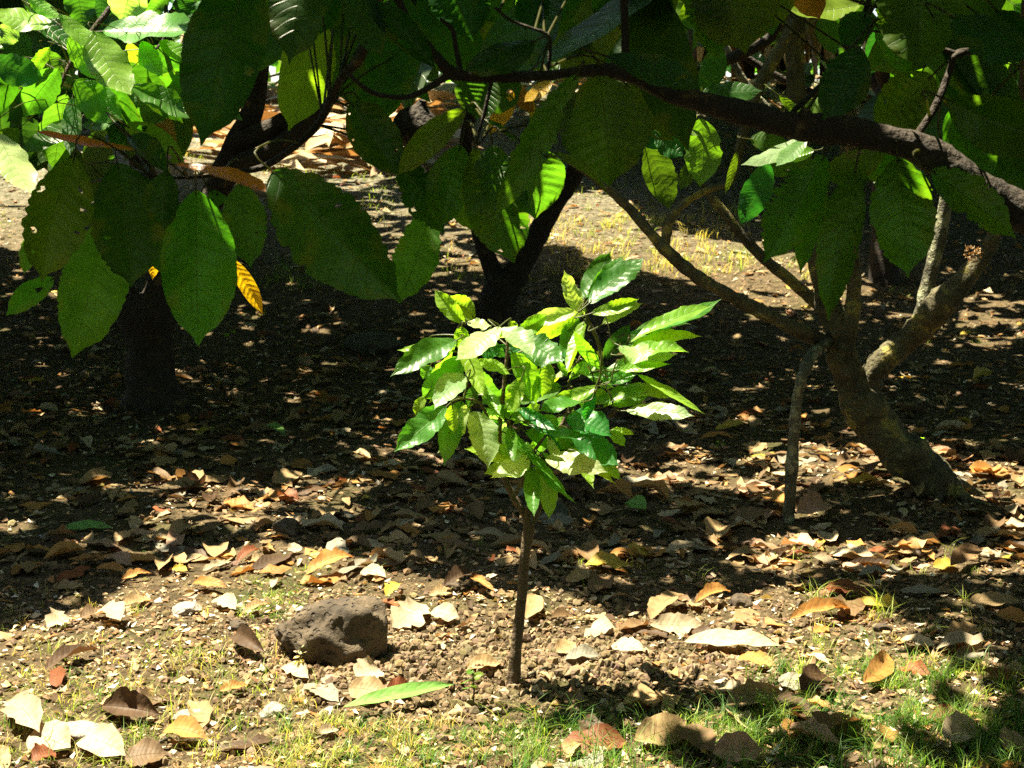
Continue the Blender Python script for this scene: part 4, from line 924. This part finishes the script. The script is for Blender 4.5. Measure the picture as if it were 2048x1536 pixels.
HERO = [
 (612,1162,708,1128,.075,'orange','big orange-tan leaf arched up with a hole, above the dark boulder',.3,.02,(0,-.5),.18), (722,1152,772,1164,.06,'white','small bleached white leaf up and right of the dark boulder',.2,.015,(0,-.5),.05),
 (575,1112,605,1106,.05,'white','small white leaf beside the grass tuft above the boulder',.1,.02,(0,-.6),.05),
 (785,1268,852,1222,.11,'white','broad bleached leaf leaning just right of the dark boulder',.05,.02,(.2,-.8),.03), (772,1212,802,1188,.05,'yellow','yellow-orange crumpled leaf touching the right side of the boulder',.3,.03,(0,-.5),.08),
 (862,1238,918,1248,.07,'pale','pale crinkled leaf on the clods between boulder and sapling',.2,.02,(0,-.5),.08), (940,1172,992,1204,.03,'orange','orange curled strip leaf left behind the sapling stem',.5,.03,(0,-.6),.1),
 (888,1192,946,1166,.06,'dark brown','dark glossy rolled leaf left behind the sapling stem',.6,.03,(0,-.5),.12), (858,1196,908,1190,.05,'tan','tan curled leaf under the dark rolled leaf behind the sapling',.3,.01,(0,-.5),.08),
 (930,1352,1002,1338,.055,'tan','tan half-folded leaf on bare soil left of the sapling foot',.5,.015,(0,-.4),.03), (698,1392,772,1408,.075,'tan','large golden-tan folded leaf, upper half white with sun, below the boulder',.2,.02,(0,-.7),.05),
 (712,1376,758,1360,.08,'white','white sunlit leaf half standing below the boulder',.2,.03,(0,-1.1),.05), (772,1392,822,1390,.05,'red-brown','deep red curled leaf left of the green strip leaf',.6,.015,(0,-.6),.1),
 (688,1438,908,1392,.042,'green','long green strip of leaf lying in front of the boulder',.15,.03,(.1,-.6),.04), (562,1346,618,1368,.055,'white','white oval leaf in front of the boulder at left',.2,.015,(0,-.6),.05),
 (608,1376,678,1412,.055,'grey','grey dull leaf in the shadow in front of the boulder',.1,.01,(0,-.3),.02), (472,1288,532,1328,.055,'dark brown','dark brown leaf standing on edge left of the boulder',.5,.03,(-.8,-.8),.1),
 (438,1394,498,1382,.03,'orange','narrow orange leaf in the grass at lower left',.4,.015,(0,-.5),.08), (205,1428,322,1446,.075,'dark brown','rolled dark leaf with pale upper edge behind the white slab stone',.7,.02,(0,-.9),.08),
 (22,1425,80,1490,.09,'white','white folded leaf standing up at the lower left corner',.4,.03,(.2,-1.0),.05), (68,1478,142,1512,.10,'pale','pale strongly veined leaf in front of the white slab stone',.1,.02,(.3,-.8),.05),
 (160,1498,252,1528,.08,'white','bleached leaf with upturned tip at the bottom left',.2,.02,(0,-.7),.1), (328,1478,415,1494,.06,'orange','orange-tan humped leaf at the bottom, right of the white slab',.3,.02,(0,-.5),.14),
 (66,1540,112,1522,.06,'red-brown','red-brown leaf at the very bottom left',.2,.02,(0,-.6),.1), (250,1530,335,1520,.08,'brown','brown leaf with a red patch at the bottom edge',.1,.015,(0,-.5),.08),
 (205,1236,242,1262,.09,'pale','shiny pale leaf at the left, uppermost of the sunlit pair',.1,.03,(.2,-.8),.06), (95,1268,145,1250,.06,'pale','pale leaf below left of the shiny sunlit pair',.2,.02,(0,-.4),.05), (160,1245,216,1232,.06,'brown','brown shadowed leaf behind the sunlit pair at left',.2,.015,(0,-.4),.05),
 (345,1146,376,1150,.04,'yellow','small yellow-orange leaf at the upper edge of the sunny patch',.2,.015,(0,-.6),.05), (243,1168,304,1156,.035,'orange','bright orange leaf half in sun at left',.4,.015,(0,-.6),.08), (192,1146,256,1154,.035,'orange','orange leaf just left of the bright orange one',.3,.015,(0,-.5),.06),
 (130,1062,224,1064,.045,'green','lone green fallen leaf in the shade at left',.1,.015,(0,-.6),.03), (114,1168,182,1138,.06,'red-brown','reddish flat leaf in shade at left',.1,.01,(0,-.3),.02), (213,1126,264,1142,.06,'pinkish','pinkish leaf in shade at left, lifted',.2,.02,(0,-.5),.05),
 (105,1178,170,1180,.05,'tan','tan leaf near the reddish flat leaf at left',.1,.01,(0,-.3),.02), (428,1212,472,1232,.06,'pale','pale leaf left of the boulder by the grass clump',.1,.02,(0,-.8),.05), (485,1238,540,1218,.035,'tan','narrow curled tan leaf touching the boulder at left',.5,.015,(0,-.5),.08),
 (405,1150,465,1132,.04,'pale','slim pale leaf in the middle of the sunny patch above the flat stone',.3,.015,(0,-.5),.05), (245,1220,302,1206,.05,'tan','tan leaf above the grey-brown flat stone',.3,.015,(0,-.5),.05), (385,1180,455,1188,.045,'orange','orange-tan curled leaf above the grass clump',.4,.02,(0,-.5),.1),
 (1298,1262,1368,1206,.075,'tan','large light-brown leaf with dark veins rising right of the sapling',.2,.03,(-.4,-.9),.05), (1300,1264,1412,1268,.075,'pale','striped veined leaf lying under the light-brown one right of the sapling',.15,.02,(0,-.7),.05),
 (1384,1272,1438,1292,.05,'dark brown','small dark veined leaf at the end of the striped leaf',.1,.015,(0,-.7),.05), (1578,1252,1702,1232,.055,'orange','long rust-orange boat-shaped leaf right of centre',.7,.02,(0,-.4),.1), (1628,1272,1655,1260,.04,'orange','small orange leaf below the rust boat-shaped leaf',.1,.01,(0,-.4),.03),
 (1368,1298,1562,1306,.07,'pale','long bleached white leaf in full sun right of the sapling foot',.1,.02,(0,-.4),.04), (1222,1302,1290,1312,.06,'white','crumpled white leaf right of the sapling foot',.2,.015,(0,-.5),.08), (1130,1330,1200,1322,.05,'grey','bluish white crumpled leaf nearest right of the sapling foot',.3,.015,(0,-.4),.1),
 (1472,1332,1552,1346,.05,'orange','orange glossy leaf just below the long white leaf',.3,.02,(0,-.6),.08), (1112,1318,1152,1300,.05,'tan','tan disc-like leaf right of the sapling foot',.1,.02,(0,-.8),.03), (1128,1412,1162,1392,.035,'brown','brown small leaf in the shadow below the sapling foot',.1,.01,(0,-.4),.02),
 (1052,1258,1070,1208,.06,'tan','glowing tan leaf directly behind the sapling stem',.2,.03,(.2,-.9),.03), (1132,1176,1184,1152,.055,'tan','dull tan leaf standing in half shade right behind the sapling',.1,.02,(0,-.7),.05), (1390,1218,1460,1198,.05,'orange','arched orange leaf left of the cracked grey stone',.5,.02,(0,-.6),.12),
 (1268,1506,1372,1466,.085,'tan','large dull tan leaf in the bottom grass right of centre',.15,.03,(.2,-.8),.05), (1364,1478,1428,1530,.08,'brown','large brown leaf beside the dull tan one in the bottom grass',.15,.03,(.2,-.8),.06), (1425,1532,1525,1526,.08,'pinkish','pinkish tan leaf at the bottom edge right of centre',.15,.03,(0,-.7),.05),
 (1888,1502,1948,1466,.075,'pale','pale angular leaf in the grass at lower right',.1,.03,(.2,-.8),.03), (2002,1516,2050,1504,.07,'tan','tan leaf at the bottom right corner',.1,.03,(0,-.5),.03), (1600,1402,1662,1380,.085,'dark brown','dark brown leaf standing in the grass at lower right',.2,.03,(-.2,-.9),.05),
 (1452,1426,1562,1396,.08,'tan','broad tan shaded leaf left of the dark standing one',.1,.02,(0,-.5),.04), (1725,1388,1772,1326,.06,'orange','orange-brown leaf on edge in the right grass',.3,.03,(.5,-.8),.05), (1436,1388,1492,1402,.05,'pale','pale leaf lifted at the edge of the shaded earth',.2,.02,(0,-.6),.05),
 (1896,1302,1952,1264,.075,'tan','tan leaf leaning against the grass at right',.1,.02,(.2,-.7),.04), (1936,1216,2042,1214,.06,'tan','ribbed tan leaf with dark stripes at the right edge',.2,.02,(0,-.5),.05), (1990,1242,2056,1252,.06,'orange','orange sunlit leaf at the right edge below the ribbed one',.2,.02,(0,-.5),.05),
 (1556,1372,1622,1392,.06,'grey','greyish leaf in the half shade above the bottom grass',.1,.02,(0,-.5),.03), (1795,1352,1862,1362,.055,'red-brown','reddish leaf in the grass at right',.2,.02,(0,-.5),.05), (1870,1305,1800,1290,.045,'pale','slim pale leaf right of the yellow grass tuft',.3,.015,(0,-.5),.06),
 (1800,1190,1895,1194,.045,'grey','long flat pale leaf in sun behind the bright grass tuft',.1,.015,(0,-.3),.03), (1772,1070,1840,1082,.05,'orange','orange leaf in the heap at the foot of the lichen-spotted tree',.3,.02,(0,-.5),.08), (1865,1142,1915,1134,.05,'yellow','yellow leaf in half shade at right',.2,.015,(0,-.5),.04),
 (1900,1150,1965,1118,.06,'brown','pointed brown leaf standing beside the yellow leaf at right',.3,.03,(0,-.8),.05), (1520,1010,1572,1040,.09,'orange','orange-brown ragged leaf leaning against the left of the thin bare stem',.2,.04,(.1,-1.4),.04), (1592,1048,1648,1028,.10,'pinkish','dull pink-brown shell-like curled leaf at the right of the thin bare stem',.2,.04,(-.1,-1.0),.2),
 (512,858,588,895,.05,'green','green leaf fallen in the deep shade left of centre',.2,.03,(.2,-.8),.06), (440,935,475,928,.06,'orange','small orange leaf catching sun in the left shade',.2,.02,(0,-.8),.03), (545,975,605,955,.09,'tan','wide tan leaf in the left shade',.1,.02,(0,-.7),.03), (300,940,355,925,.08,'tan','tan leaf in the shade near the left trunk foot',.1,.02,(0,-.6),.03),
 (1430,868,1488,852,.05,'yellow','yellow-green leaf on the dark ground right of the sapling crown',.3,.02,(0,-.7),.03), (1945,770,1985,755,.08,'yellow','bright yellow leaf on the ground at the right edge',.3,.03,(0,-.7),.08), (1252,1020,1292,1035,.07,'green','olive green leaf on the ground right of the sapling branches',.2,.03,(0,-.9),.04),
 (1075,1040,1150,1052,.09,'grey','large grey-green leaf lying behind the sapling stem at right',.1,.01,(0,-.4),.02),
]
for h in HERO: fallen(*h[:7], fold=h[7], lift=h[8], k=h[9], bow=h[10])

def litter():
    pal = list(DRYC); wts = np.array([.26, .15, .20, .12, .09, .08, .05, .02, 0, .015, .04]); wts = wts / wts.sum()
    n = 15000
    y = 2.2 * (21.5 / 2.2) ** RNG.uniform(0, 1, n) ** .72; x = RNG.uniform(-1, 1, n) * (0.40 * y + 1.4)
    dens = np.where(y < 4.6, .20, np.where(y < 7.5, .85, .6)) * (0.5 + 0.9 * vnoise(x * 1.1, y * 1.1, 60))
    r = np.hypot((x - SAP[0] - .1) / 1.0, (y - SAP[1]) / .55); dens = dens * (1 - .85 * np.exp(-(r / .6) ** 2))
    px, py, dep = to_px(np.stack([x, y, H0(x, y)], -1))
    dens = dens * (1 - .5 * sstep(1.2, .8, np.hypot((px - 450) / 420, (py - 1330) / 130)))      # the sunny left patch is mostly crumbs and grass
    dens = dens * (1 - .1 * sstep(10, 14, y))
    dens = np.where((py > 1380) & (px > 1000), dens + .12, dens)
    k = RNG.uniform(0, 1, n) < dens; x, y = x[k], y[k]
    U = np.array(USED); ok = np.ones(len(x), bool)
    for ux, uy in U: ok &= np.hypot(x - ux, y - uy) > .07
    x, y = x[ok], y[ok]; n = len(x)
    l = (.04 + .125 * RNG.uniform(0, 1, n) ** 1.7) * np.where((y > 4.4) & (y < 7.5), 1.06, 1) * (1 - .25 * sstep(8, 12, y)) ; W = l * RNG.uniform(.28, .62, n)
    az = RNG.uniform(0, 2 * PI, n); d = np.stack([np.cos(az), np.sin(az)], -1)
    lift = np.abs(RNG.normal(0, .006, n)) + .004
    b = np.stack([x - d[:, 0] * l / 2, y - d[:, 1] * l / 2, np.zeros(n)], -1); t = np.stack([x + d[:, 0] * l / 2, y + d[:, 1] * l / 2, np.zeros(n)], -1)
    b[:, 2] = HG(b[:, 0], b[:, 1]) + lift; t[:, 2] = HG(t[:, 0], t[:, 1]) + lift + np.abs(RNG.normal(0, .010, n))
    N = UP + RNG.normal(0, .17, (n, 3)) * [1, 1, 0]; N[:, 1] -= .12
    fold = RNG.uniform(-.3, .55, n); bow = RNG.normal(.02, .06, n); curl = RNG.uniform(-.1, .35, n); cut = np.where(RNG.uniform(0, 1, n) < .35, RNG.uniform(.4, .8, n), 1.0)
    ci = RNG.choice(len(pal), n, p=wts); cols = np.array([DRYC[pal[i]] for i in ci]) * RNG.uniform(.7, 1.2, (n, 1))
    v, f, uv = leaf_batch(b, t, W, N, 4, 8, fold=fold, bow=bow, wave=RNG.uniform(.04, .2, n), rag=RNG.choice([.15, .35, .6], n), curl=curl, side=RNG.normal(0, .06, n), twist=RNG.normal(0, .25, n), cut=cut)
    gz = HG(v[..., 0], v[..., 1]) + .003; v[..., 2] = np.maximum(v[..., 2], gz)
    V = v.shape[1]; F = len(f) // n; f1 = f[:F]; uv1 = uv[:V]
    px, py, dep = to_px(np.stack([x, y, HG(x, y)], -1))
    vis = (px > 10) & (px < 2038) & (py < 1530) & (py > 400)
    score = np.where(vis, W * l / dep ** 2, 0); idx = np.argsort(-score)[:300 - len(HERO)]
    single = np.zeros(n, bool); single[idx] = True; single &= vis
    marks = [('the dark pitted boulder', 675, 1270), ('the foot of the sapling', 1026, 1375), ('the flat white slab stone', 150, 1460), ('the long green strip leaf', 800, 1415), ('the thin bare stem', 1576, 1040), ('the lichen-spotted tree', 1880, 985),
             ('the foot of the left trunk', 300, 810), ('the grey-brown flat stone', 372, 1215), ('the long bleached white leaf', 1465, 1300), ('the rust boat-shaped leaf', 1640, 1245), ('the bottom right corner', 2040, 1530), ('the bottom left corner', 5, 1530),
             ('the lone green fallen leaf', 175, 1063), ('the round dark stone', 572, 1060), ('the right edge', 2040, 1200), ('the left edge', 5, 1250), ('the large grey-green leaf', 1112, 1046), ('the ribbed tan leaf', 1985, 1215),
             ('the dull tan leaf', 1320, 1485), ('the dark standing leaf', 1630, 1390), ('the wide tan leaf in the left shade', 575, 965), ('the cracked grey stone', 1483, 1205), ('the middle of the bottom edge', 1024, 1530), ('the left edge', 5, 1000),
             ('the yellow leaf at right', 1890, 1138), ('the rounded tan stone', 545, 1420), ('the small seedling', 950, 1400)]
    seen = {}
    for i in np.nonzero(single)[0]:
        c = np.array([x[i], y[i], float(HG(x[i], y[i]))])
        D = sorted((math.hypot(px[i] - a, (py[i] - b_) * 2), nm, a, b_) for nm, a, b_ in marks)
        (d0, nm, a, b_), (d1, nm2, _, _) = D[0], D[1]
        dxp, dyp = px[i] - a, (py[i] - b_) * 2
        rel = ('just ' if d0 < 90 else 'well ' if d0 > 220 else '') + (('right of' if dxp > 0 else 'left of') if abs(dxp) > abs(dyp) else ('in front of' if dyp > 0 else 'behind'))
        size = 'small' if l[i] < .09 else 'large' if l[i] > .14 else 'medium'
        shp = 'folded' if fold[i] > .5 else 'curled' if curl[i] > .22 else 'arched' if bow[i] > .1 else 'cupped' if fold[i] < -.15 else 'flat'
        lab = f'{size} {shp} {pal[ci[i]]} leaf {rel} {nm}'
        base_ = f'{size} {shp} {pal[ci[i]]} leaf {rel} {nm}'
        shape2 = 'narrow' if W[i] / l[i] < .36 else 'wide' if W[i] / l[i] > .54 else 'oval'
        lay = 'crosswise' if abs(d[i, 0]) > .7 else 'lengthwise'
        alts = [lab, base_.replace(' leaf', f' {shape2} leaf', 1), base_.replace(' leaf', f' {shape2} {lay} leaf', 1)] + [base_ + ', toward ' + D[j_][1] for j_ in range(1, 8)] + [base_.replace(' leaf', f' {shape2} leaf', 1) + ', toward ' + D[j_][1] for j_ in range(1, 8)] + [base_.replace(' leaf', f' {lay} leaf', 1) + ', toward ' + D[j_][1] for j_ in range(1, 8)]
        lab = next((q_ for q_ in alts if q_ not in seen and len(q_.replace('-', ' ').split()) <= 16), base_)
        seen[lab] = 1
        me = make_mesh('fallen_leaf', v[i] - c, f1, uv1, np.broadcast_to(cols[i], (V, 3)), True, M_DRY)
        link('fallen_leaf', me, loc=tuple(c), label=lab, category='leaf', group='fallen leaves on the ground')
    r = ~single; k = int(r.sum())
    ff = (f1[None] + (np.arange(k) * V)[:, None, None]).reshape(-1, 4)
    me = make_mesh('leaf_litter', v[r].reshape(-1, 3), ff, np.tile(uv1, (k, 1)), np.repeat(cols[r], V, 0), True, M_DRY)
    link('leaf_litter', me, label='layer of dead brown cocoa leaves covering the ground of the grove', category='leaf litter', kind='stuff')
litter()

def flakes():
    """broken bits of leaf and small chips, too many to count"""
    n = 150000
    y = 2.4 * (20.5 / 2.4) ** RNG.uniform(0, 1, n); x = RNG.uniform(-1, 1, n) * (0.38 * y + .6)
    dn = .35 + .65 * vnoise(x * 2.1, y * 2.1, 70)
    r = np.hypot((x - SAP[0] - .1) / 1.0, (y - SAP[1]) / .5); dn = dn * (1 - .75 * np.exp(-(r / .55) ** 2)); dn = np.where(y < 4.6, dn * .9, dn * .6)
    k = RNG.uniform(0, 1, n) < dn; x, y = x[k], y[k]; n = len(x)
    s = (.0025 + .013 * RNG.uniform(0, 1, n) ** 2.6) * (1 + .12 * y * .5)
    az = RNG.uniform(0, 2 * PI, (n, 1)) + np.array([[0, 1.5, 3.1, 4.6]]) + RNG.uniform(-.35, .35, (n, 4)); rr = s[:, None] * RNG.uniform(.45, 1.0, (n, 4)) * np.array([[1.2, .7, 1.2, .7]])
    vx = x[:, None] + np.cos(az) * rr; vy = y[:, None] + np.sin(az) * rr
    vz = HG(vx, vy) + .004 + np.abs(RNG.normal(0, 1, (n, 4))) * s[:, None] * .4
    v = np.stack([vx, vy, vz], -1).reshape(-1, 3); f = np.arange(n * 4).reshape(-1, 4)
    pal = np.array([[.55, .44, .30], [.42, .27, .14], [.22, .12, .06], [.68, .60, .48], [.10, .06, .035], [.36, .33, .28], [.45, .22, .08]])
    c = pal[RNG.choice(7, n, p=[.12, .24, .26, .05, .18, .08, .07])] * RNG.uniform(.8, 1.15, (n, 1))
    link('litter_crumbs', make_mesh('litter_crumbs', v, f, None, np.repeat(c, 4, 0), False, M_FLAKE), label='crumbled leaf bits and wood chips scattered over the soil', category='litter', kind='stuff')
flakes()

def clods():
    t = (1 + 5 ** .5) / 2
    iv = np.array([(-1, t, 0), (1, t, 0), (-1, -t, 0), (1, -t, 0), (0, -1, t), (0, 1, t), (0, -1, -t), (0, 1, -t), (t, 0, -1), (t, 0, 1), (-t, 0, -1), (-t, 0, 1)], float) / math.hypot(1, t)
    fi = np.array([(0, 11, 5), (0, 5, 1), (0, 1, 7), (0, 7, 10), (0, 10, 11), (1, 5, 9), (5, 11, 4), (11, 10, 2), (10, 7, 6), (7, 1, 8), (3, 9, 4), (3, 4, 2), (3, 2, 6), (3, 6, 8), (3, 8, 9), (4, 9, 5), (2, 4, 11), (6, 2, 10), (8, 6, 7), (9, 8, 1)])
    n1 = 19000; r = np.abs(RNG.normal(0, .55, n1)); a = RNG.uniform(0, 2 * PI, n1); x = SAP[0] + .1 + np.cos(a) * r * 1.3; y = SAP[1] + .02 + np.sin(a) * r * .8
    rc = G(682, 1308); k = 3500; x[:k] = rc[0] + np.cos(a[:k]) * (.12 + r[:k] * .14); y[:k] = rc[1] + np.sin(a[:k]) * (.11 + r[:k] * .14)
    n2 = 14000; y2 = 2.8 * (14 / 2.8) ** RNG.uniform(0, 1, n2); x2 = RNG.uniform(-1, 1, n2) * (.38 * y2 + .3)
    x = np.concatenate([x, x2]); y = np.concatenate([y, y2]); n = len(x)
    s = .0022 + .012 * RNG.uniform(0, 1, n) ** 5; s[n1:] *= (1 + .05 * y[n1:])
    v = iv[None] * (s[:, None, None] * RNG.uniform(.55, 1.25, (n, 12, 1))) * RNG.uniform(.7, 1.3, (n, 1, 3))
    v = v + np.stack([x, y, HG(x, y) + s * .35], -1)[:, None, :]
    f = (fi[None] + (np.arange(n) * 12)[:, None, None]).reshape(-1, 3)
    c = np.array([.175, .125, .07]) * RNG.uniform(.6, 1.2, (n, 1)) + RNG.uniform(0, .02, (n, 3))
    g_ = RNG.uniform(0, 1, n) < .06; c[g_] = np.array([.40, .30, .20]) * RNG.uniform(.7, 1.1, (int(g_.sum()), 1))
    link('soil_clods', make_mesh('soil_clods', v.reshape(-1, 3), f, None, np.repeat(c, 12, 0), False, M_CLOD), label='crumbly brown clods of dug earth round the sapling', category='soil', kind='stuff')
clods()

# ------------------------------------------------------------------ grass
def blades(name, x, y, h, wd, cols, lean=.5, **props):
    n = len(x); nv = 4
    az = RNG.uniform(0, 2 * PI, n); d = np.stack([np.cos(az), np.sin(az)], -1); side = np.stack([-d[:, 1], d[:, 0]], -1)
    s = np.linspace(0, 1, nv + 1)[None, :]; ln = RNG.uniform(.25, 1.0, n)[:, None] * lean * 1.6
    hx = h[:, None] * ln * s ** 2; hz = h[:, None] * (s - .38 * ln * s ** 2.6)
    ww = wd[:, None] * (1 - s) ** .7 * .5
    bz = HG(x, y) - .003
    pts = []
    for sg in (-1, 1):
        pts.append(np.stack([x[:, None] + d[:, :1] * hx + side[:, :1] * ww * sg, y[:, None] + d[:, 1:] * hx + side[:, 1:] * ww * sg, bz[:, None] + hz], -1))
    v = np.stack(pts, 2).reshape(n, -1, 3)
    i = np.arange(nv) * 2; q = np.stack([i, i + 1, i + 3, i + 2], -1)
    f = (q[None] + (np.arange(n) * (nv + 1) * 2)[:, None, None]).reshape(-1, 4)
    link(name, make_mesh(name, v.reshape(-1, 3), f, None, np.repeat(cols, (nv + 1) * 2, 0), True, M_GRASS), **props)
def grass():
    X, Yy, Hh, Wd, C = [], [], [], [], []
    def clump(px, py, n, r, h, col, w=.0028):
        c = G(px, py)
        if c is None: return
        a = RNG.uniform(0, 2 * PI, n); q = r * RNG.uniform(0, 1, n) ** .7
        X.append(c[0] + np.cos(a) * q); Yy.append(c[1] + np.sin(a) * q); Hh.append(h * RNG.uniform(.5, 1.1, n)); Wd.append(np.full(n, w) * RNG.uniform(.7, 1.3, n)); C.append(np.array(col) * RNG.uniform(.75, 1.3, (n, 1)))
    gg = (.10, .19, .025); yy = (.24, .30, .05); dk = (.06, .15, .03); st = (.40, .32, .10)
    def patch(x0, x1, y0, y1, m, n, r, h, cols, w=.0028):
        for _ in range(m):
            clump(RNG.uniform(x0, x1), RNG.uniform(y0, y1), int(n * RNG.uniform(.5, 1.5)), r, h * RNG.uniform(.6, 1.25), cols[RNG.integers(len(cols))], w)
    patch(1000, 2080, 1440, 1560, 250, 16, .028, .085, [gg, dk, gg, gg, dk, yy]); patch(1500, 2080, 1330, 1460, 120, 18, .028, .08, [gg, dk, gg, yy]); patch(560, 1040, 1450, 1560, 100, 16, .03, .06, [gg, yy, dk, st])
    patch(1600, 2000, 1200, 1340, 22, 14, .03, .08, [yy, gg, st]); patch(-20, 620, 1280, 1550, 190, 11, .035, .055, [yy, gg, st, yy]); patch(-20, 480, 1180, 1300, 30, 7, .03, .045, [yy, st])
    patch(480, 600, 1165, 1240, 26, 22, .045, .035, [yy, gg]); patch(500, 800, 1090, 1150, 12, 9, .03, .05, [yy, gg]); patch(800, 1700, 1080, 1180, 26, 9, .035, .05, [yy, gg, st]); patch(1600, 2048, 1090, 1200, 18, 8, .03, .05, [yy, gg])
    patch(0, 1000, 1060, 1120, 14, 6, .03, .04, [gg, dk])
    for px, py, n, h in ((1405 + 350, 1225, 16, .15), (1770, 1245, 14, .13), (1625, 1205, 6, .13), (1240 + 360, 1110, 9, .06), (1615, 1350, 20, .07), (1850, 1270, 14, .09), (1660, 1110, 12, .05), (1015, 1455, 12, .09), (1080, 1470, 14, .1), (1595, 1345, 10, .08), (345, 1440, 7, .12), (250, 1395, 8, .10), (1900, 1120, 3, .08)):
        clump(px, py, n, .025, h, yy, .0035)
    # up the slope
    patch(1080, 1650, 420, 560, 170, 14, .10, .15, [yy, st, st], .007); patch(880, 1060, 400, 560, 30, 10, .12, .10, [yy, st], .006); patch(1150, 1650, 250, 430, 130, 14, .2, .09, [(.12, .15, .05), (.16, .19, .07)], .009)
    patch(-20, 520, 300, 520, 70, 12, .14, .10, [yy, st, yy], .008); patch(480, 800, 330, 460, 70, 12, .14, .10, [yy, st, (.12, .15, .05)], .008); patch(480, 640, 520, 580, 22, 14, .10, .12, [gg, yy], .006); patch(1400, 1700, 170, 220, 40, 20, .25, .12, [yy, st], .012)
    patch(850, 1100, 230, 400, 60, 12, .2, .10, [(.14, .17, .07), yy], .009); patch(1650, 2050, 560, 700, 20, 8, .06, .06, [gg, yy], .005)
    x, y, h, wd, c = map(np.concatenate, (X, Yy, Hh, Wd, C))
    blades('grass', x, y, h * RNG.uniform(.5, 1.3, len(x)), wd * .8, c, .85, label='thin straggling grass growing in tufts between the dead leaves', category='grass', kind='stuff')
grass()

# small seedlings
def seedling(px, py, label, h=.07, col=(.14, .26, .04), n=5, L=.035):
    c = G(px, py); t = Tree('seedling', label, 'seedling', c, M_STEM)
    t.limb('stem', [c - UP * .01, c + UP * h * .5 + [.004, 0, 0], c + UP * h], None, [.0022, .002, .0015], 6, 3, world=True)
    for k in range(n):
        a = k * 2.4 + px; d = np.array([math.cos(a), math.sin(a), RNG.uniform(-.4, .3)]); b = c + UP * h * (.55 + .45 * k / max(n - 1, 1))
        GREENS['x'] = col
        t.leaf(b, b + unit(d) * L, L * .5, UP + RNG.normal(0, .3, 3), 'x', nu=4, nv=8, quilt=0, maxtw=.02)
seedling(945, 1418, 'small pale green seedling with rounded leaves in front of the sapling foot', .10, n=7, L=.032)
seedling(1845, 978, 'slender sunlit shoot rising beside the foot of the lichen-spotted tree', .20, n=3, L=.05)
seedling(1440, 905, 'tiny green seedling on the dark ground right of the sapling', .05, n=4, L=.03)
seedling(462, 690, 'tiny thin seedling standing in the shade right of the left trunk', .12, n=3, L=.05)
seedling(600, 1350, 'little dry white-flowered sprig standing in front of the boulder', .07, (.6, .55, .45), 8, .02)
# fallen twigs
def twig(px0, py0, px1, py1, r, label):
    a, b_ = G(px0, py0), G(px1, py1); m = (a + b_) / 2 + [.01, 0, .02]
    v, f, uv = tube([a + UP * r, m, b_ + UP * (r + .01)], [r, r * .9, r * .5], 6, 4, .1)
    link('twig', make_mesh('twig', v - a, f, uv, mats=M_PALEBARK), loc=tuple(a), label=label, category='twig', group='fallen twigs')
for q in ((1740, 1060, 1925, 1088, .004, 'long bare twig lying below the lichen-spotted tree'), (1040, 1362, 1110, 1342, .003, 'short twig on the earth right of the sapling foot'), (1465, 505, 1500, 515, .012, 'pale stick lying in the sunlit grass up the slope'),
          (560, 1070, 640, 1060, .003, 'thin twig by the round dark stone in the shade'), (300, 1560 - 60, 345, 1488, .003, 'little twig in the grass at lower left'), (1830, 1052, 1890, 1030, .003, 'thin forked twig at the foot of the lichen-spotted tree')):
    twig(*q)
